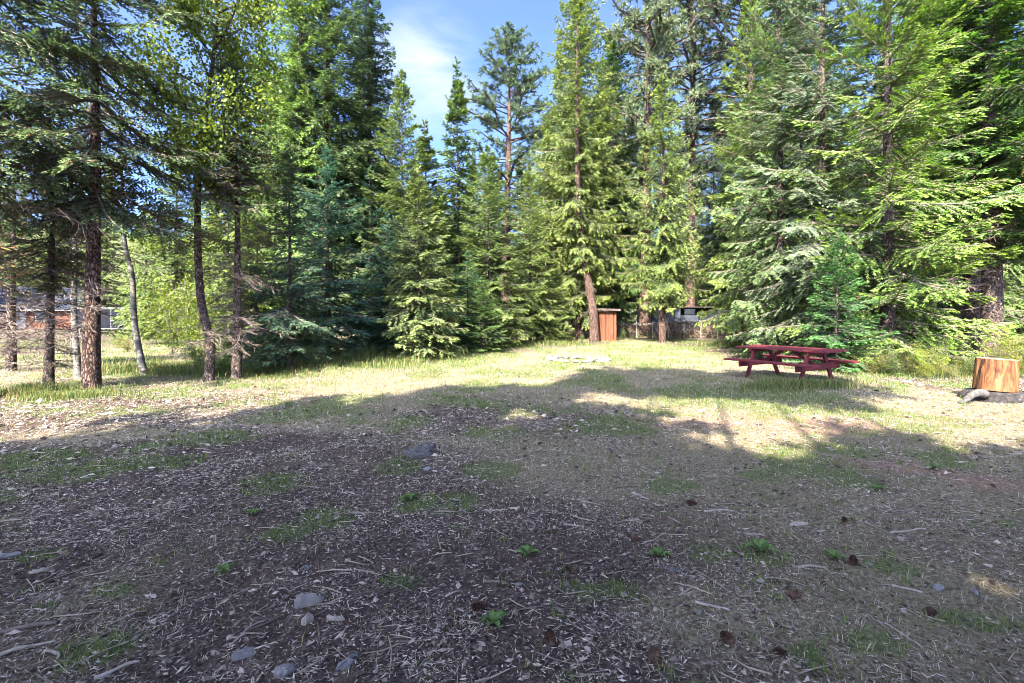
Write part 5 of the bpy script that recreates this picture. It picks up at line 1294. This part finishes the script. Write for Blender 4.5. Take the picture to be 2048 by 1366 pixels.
for k, (u, v, s, lab) in enumerate(((1520, 1112, 1.5, 'broad-leaved green weed in the right foreground'), (1320, 1122, 1.1, 'round-leaved weed above the grey slate piece'), (1668, 1115, 1.0, 'small dark weed left of the pine cone on the right'),
                  (1865, 940, 1.3, 'pale green broad-leaved weed on bare soil at right'), (1755, 980, 1.1, 'green weed in the litter below the sunny patch'), (820, 1000, 1.2, 'bluish broad-leaved weed below the stacked slabs'),
                  (505, 1033, 0.9, 'small bluish weed on dark litter at left'), (450, 1146, 0.9, 'tiny green sprig on the dark litter at left'), (985, 1253, 1.1, 'small weed low in the middle'), (1055, 1110, 1.2, 'weed with upright leaves in the middle foreground'))):
    x, y = gp(u, v); o = bpy.data.objects.new('weed', WM[k % 3]); link(o); o.location = (x, y, surf(x, y)); s *= 0.62; o.scale = (s, s, s); o.rotation_euler = (0, 0, k); tag(o, lab, 'weed')

# ------------------------------------------------------------------ grass, straw and litter
def scatter(n, y0, y1, power, rng, xm=1.12):
    """points on the ground in front of the camera, thinning with distance"""
    q = rng.random(n); p = 2 - power
    y = (y0 ** p + q * (y1 ** p - y0 ** p)) ** (1 / p)
    x = rng.uniform(-1, 1, n) * (y * xm + 0.3)
    return x, y

def ground_z(x, y):
    z = gz(x, y); micro = (fbm(x * 9, y * 9, 51, 3) - 0.5) * 0.030 + (fbm(x * 3.1, y * 3.1, 53, 2) - 0.5) * 0.03
    return z + micro * (1 - sstep(14, 24, np.hypot(x, y)))

def blades(x, y, h, w, col, rng, bend=0.5, two=True):
    n = len(x); z = ground_z(x, y) - 0.006
    B = np.stack([x, y, z], -1); az = rng.uniform(0, 6.283, n)
    d = np.stack([np.cos(az), np.sin(az), np.zeros(n)], -1); s = np.stack([-np.sin(az), np.cos(az), np.zeros(n)], -1)
    b = bend * rng.uniform(0.3, 1.6, n)
    up = np.array([0, 0, 1.])
    mid = B + up * (h * 0.6)[:, None] + d * (h * b * 0.35)[:, None]
    tip = B + up * (h * np.clip(1.0 - 0.25 * b, 0.25, 1))[:, None] + d * (h * b)[:, None]
    sw = s * w[:, None] * 0.5
    V = np.stack([B - sw, B + sw, mid + sw * 0.75, mid - sw * 0.75, tip], 1)
    T = np.array([[0, 1, 2], [0, 2, 3], [3, 2, 4]])[None] + (np.arange(n) * 5)[:, None, None]
    return V.reshape(-1, 3), T.reshape(-1, 3), np.repeat(col, 5, 0)

gr = np.random.default_rng(101)
# green grass
x, y = scatter(430000, 1.7, 34, 1.2, gr)
li, g_, ba = zones(x, y)
cl_ = sstep(0.5, 0.75, fbm(x * 3.3, y * 3.3, 73, 3))
keep = gr.random(len(x)) < np.clip(g_ * (0.5 + 0.5 * cl_) + (0.05 + 0.22 * cl_) * (1 - 0.7 * li), 0, 1)
x, y = x[keep], y[keep]
# single upright tufts
tx, ty = scatter(420, 1.8, 9, 1.3, gr); ok = gr.random(420) < 0.25 + 0.6 * sstep(-0.4, 0.4, tx / ty); tx = tx[ok]; ty = ty[ok]
k_ = gr.integers(8, 26, len(tx)); x = np.concatenate([x, np.repeat(tx, k_) + gr.normal(0, 0.022, k_.sum())]); y = np.concatenate([y, np.repeat(ty, k_) + gr.normal(0, 0.022, k_.sum())])
n = len(x); sc = np.clip(y / 6, 0.75, 2.6)
h = gr.uniform(0.025, 0.07, n) * sc ** 0.55 * (0.8 + 0.5 * vnoise(x * 2, y * 2, 71)); w = 0.0042 * sc * gr.uniform(0.7, 1.3, n)
f = gr.random((n, 1)); c = np.array([0.04, 0.085, 0.016]) * (1 - f) + np.array([0.125, 0.175, 0.04]) * f
yel = gr.random(n) < 0.2; c[yel] = np.array([0.21, 0.18, 0.07]) * gr.uniform(0.7, 1.2, (yel.sum(), 1))
V, T, C = blades(x, y, h, w, c, gr, 0.6)
o = bpy.data.objects.new('green_grass', mesh_tri('green_grass', V, T, M['grass'], C)); link(o)
tag(o, 'patchy short green grass growing through the litter and straw', 'grass', kind='stuff')
# dry straw
x, y = scatter(240000, 1.7, 40, 1.2, gr)
li, g_, ba = zones(x, y)
keep = gr.random(len(x)) < np.clip((1 - li) * 0.75 + 0.12, 0, 1) * (1 - 0.6 * ba)
x, y = x[keep], y[keep]; n = len(x); sc = np.clip(y / 6, 0.7, 2.8)
h = gr.uniform(0.02, 0.06, n) * sc ** 0.5; w = 0.0036 * sc * gr.uniform(0.7, 1.4, n)
f = gr.random((n, 1)); c = np.array([0.10, 0.08, 0.05]) * (1 - f) + np.array([0.40, 0.35, 0.245]) * f
V, T, C = blades(x, y, h, w, c, gr, 1.5)
o = bpy.data.objects.new('dry_grass', mesh_tri('dry_grass', V, T, M['grass'], C)); link(o)
tag(o, 'thin straw-coloured dry grass over the clearing', 'grass', kind='stuff')
# needles, twiglets and bark crumbs
x, y = scatter(430000, 1.6, 17, 1.4, gr)
li, g_, ba = zones(x, y)
pat = sstep(0.36, 0.62, fbm(x * 1.7, y * 1.7, 91, 4))
keep = gr.random(len(x)) < np.clip(li * 0.55 + 0.25, 0, 1) * (0.22 + 0.78 * pat) * (1 - 0.5 * g_); x, y = x[keep], y[keep]; n = len(x)
z = ground_z(x, y); az = gr.uniform(0, 6.283, n); ln = gr.gamma(1.9, 0.012, n) + 0.009; ln = np.minimum(ln, 0.14) * np.clip(y / 4, 0.8, 1.7)
d = nrm(np.stack([np.cos(az), np.sin(az), gr.normal(0, 0.2, n)], -1)); P = np.stack([x, y, z + 0.003 + gr.random(n) * 0.012], -1)
wd_ = gr.gamma(2.5, 0.0011, n) * np.clip(y / 3.0, 0.9, 2.4) + 0.0012
f = gr.random((n, 1)) ** 1.2; hue = gr.random((n, 1))
c = np.array([0.045, 0.031, 0.025]) * (1 - f) + (np.array([0.50, 0.40, 0.30]) * hue + np.array([0.40, 0.36, 0.31]) * (1 - hue)) * f
V1 = diamonds(P - d * ln[:, None] * 0.5, d, nrm(np.stack([gr.normal(0, 0.4, n), gr.normal(0, 0.4, n), np.ones(n)], -1)), ln, wd_, 0.35)
# some longer brown twigs
m_ = 1800; tx, ty = scatter(m_, 1.7, 14, 1.3, gr); ta = gr.uniform(0, 6.283, m_); tl = gr.uniform(0.05, 0.22, m_)
t0 = np.stack([tx - np.cos(ta) * tl / 2, ty - np.sin(ta) * tl / 2], -1); t1 = np.stack([tx + np.cos(ta) * tl / 2, ty + np.sin(ta) * tl / 2], -1); tm_ = (t0 + t1) / 2 + gr.normal(0, 0.008, (m_, 2))
up_ = lambda p: np.concatenate([p, (ground_z(p[:, 0], p[:, 1]) + 0.006)[:, None]], 1)
tr = gr.uniform(0.0018, 0.005, m_)
Va, Ta = seg_tubes(up_(t0), up_(tm_), tr, tr, 4); Vb, Tb = seg_tubes(up_(tm_), up_(t1), tr, tr * 0.6, 4)
tc_ = np.repeat(np.array([0.10, 0.078, 0.06])[None] * gr.uniform(0.5, 2.6, (m_, 1)), 8, 0)
n1 = n * 4; n2_ = n1 + len(Va)
o = bpy.data.objects.new('needle_litter', mesh_tri('needle_litter', np.concatenate([V1.reshape(-1, 3), Va, Vb]), np.concatenate([dia_tris(n).reshape(-1, 3), Ta + n1, Tb + n2_]), M['litter'], np.concatenate([np.repeat(c, 4, 0), tc_, tc_]))); link(o)
tag(o, 'fallen needles and twiglets strewn over the shaded ground', 'litter', kind='stuff')
x, y = scatter(60000, 1.6, 14, 1.5, gr)
li, g_, ba = zones(x, y)
keep = gr.random(len(x)) < np.clip(li * 0.95 + 0.1, 0, 1); x, y = x[keep], y[keep]; n = len(x); z = ground_z(x, y)
s = gr.gamma(1.5, 0.0045, n) + 0.004; s = np.minimum(s, 0.03) * np.clip(y / 4, 0.85, 1.8)
octa = np.array([[1, 0, 0], [-1, 0, 0], [0, 1, 0], [0, -1, 0], [0, 0, 1], [0, 0, -1.]])
OT = np.array([[0, 2, 4], [2, 1, 4], [1, 3, 4], [3, 0, 4]])
dims = np.stack([s * gr.uniform(0.7, 1.8, n), s * gr.uniform(0.4, 1.0, n), s * gr.uniform(0.15, 0.6, n)], -1)
V = octa[None] * dims[:, None] + gr.normal(0, 0.16, (n, 6, 3)) * s[:, None, None]
a = gr.uniform(0, 6.283, n); ca, sa = np.cos(a)[:, None], np.sin(a)[:, None]
V = np.stack([V[..., 0] * ca - V[..., 1] * sa, V[..., 0] * sa + V[..., 1] * ca, V[..., 2]], -1) + np.stack([x, y, z + dims[:, 2] * 0.4], -1)[:, None]
f = gr.random((n, 1)) ** 4.0; c = np.array([0.034, 0.024, 0.019]) * (1 - f) + np.array([0.36, 0.29, 0.235]) * f
o = bpy.data.objects.new('bark_crumbs', mesh_tri('bark_crumbs', V.reshape(-1, 3), (OT[None] + (np.arange(n) * 6)[:, None, None]).reshape(-1, 3), M['litter'], np.repeat(c, 6, 0))); link(o)
tag(o, 'bark crumbs and soil clods over the dark foreground', 'litter', kind='stuff')
# taller lush growth along the bank and under the edge trees
px = []; py = []
for (u, v, ru, rv, cnt) in ((640, 728, 130, 12, 9000), (760, 716, 90, 9, 5000), (520, 744, 80, 8, 5000), (100, 792, 110, 10, 5000), (300, 742, 120, 7, 3500), (1900, 745, 160, 10, 6000), (1600, 775, 110, 8, 3500), 
                            (1100, 688, 60, 3, 2500), (1330, 672, 120, 2.5, 4000), (1480, 690, 60, 4, 3000), (1000, 694, 70, 4, 2500)):
    uu = u + gr.normal(0, ru * 0.55, cnt); vv = v + gr.normal(0, rv * 0.6, cnt); ok = vv > 655; a_, b_ = gp(uu[ok], vv[ok]); px.append(a_); py.append(b_)
x = np.concatenate(px); y = np.concatenate(py); n = len(x); sc = np.clip(y / 12, 0.8, 2.2)
clump = vnoise(x * 1.6, y * 1.6, 81)
h = gr.uniform(0.08, 0.30, n) * (0.4 + clump) * np.clip(sc, .9, 1.3); w = 0.010 * sc * gr.uniform(0.6, 1.4, n)
f = gr.random((n, 1)); c = np.array([0.03, 0.06, 0.018]) * (1 - f) + np.array([0.11, 0.14, 0.04]) * f
yel = gr.random(n) < 0.25; c[yel] = np.array([0.22, 0.18, 0.075]) * gr.uniform(0.7, 1.2, (yel.sum(), 1))
V, T, C = blades(x, y, h, w, c, gr, 0.7)
o = bpy.data.objects.new('tall_grass', mesh_tri('tall_grass', V, T, M['grass'], C)); link(o)
tag(o, 'taller grass and weeds along the bank under the edge trees', 'grass', kind='stuff')
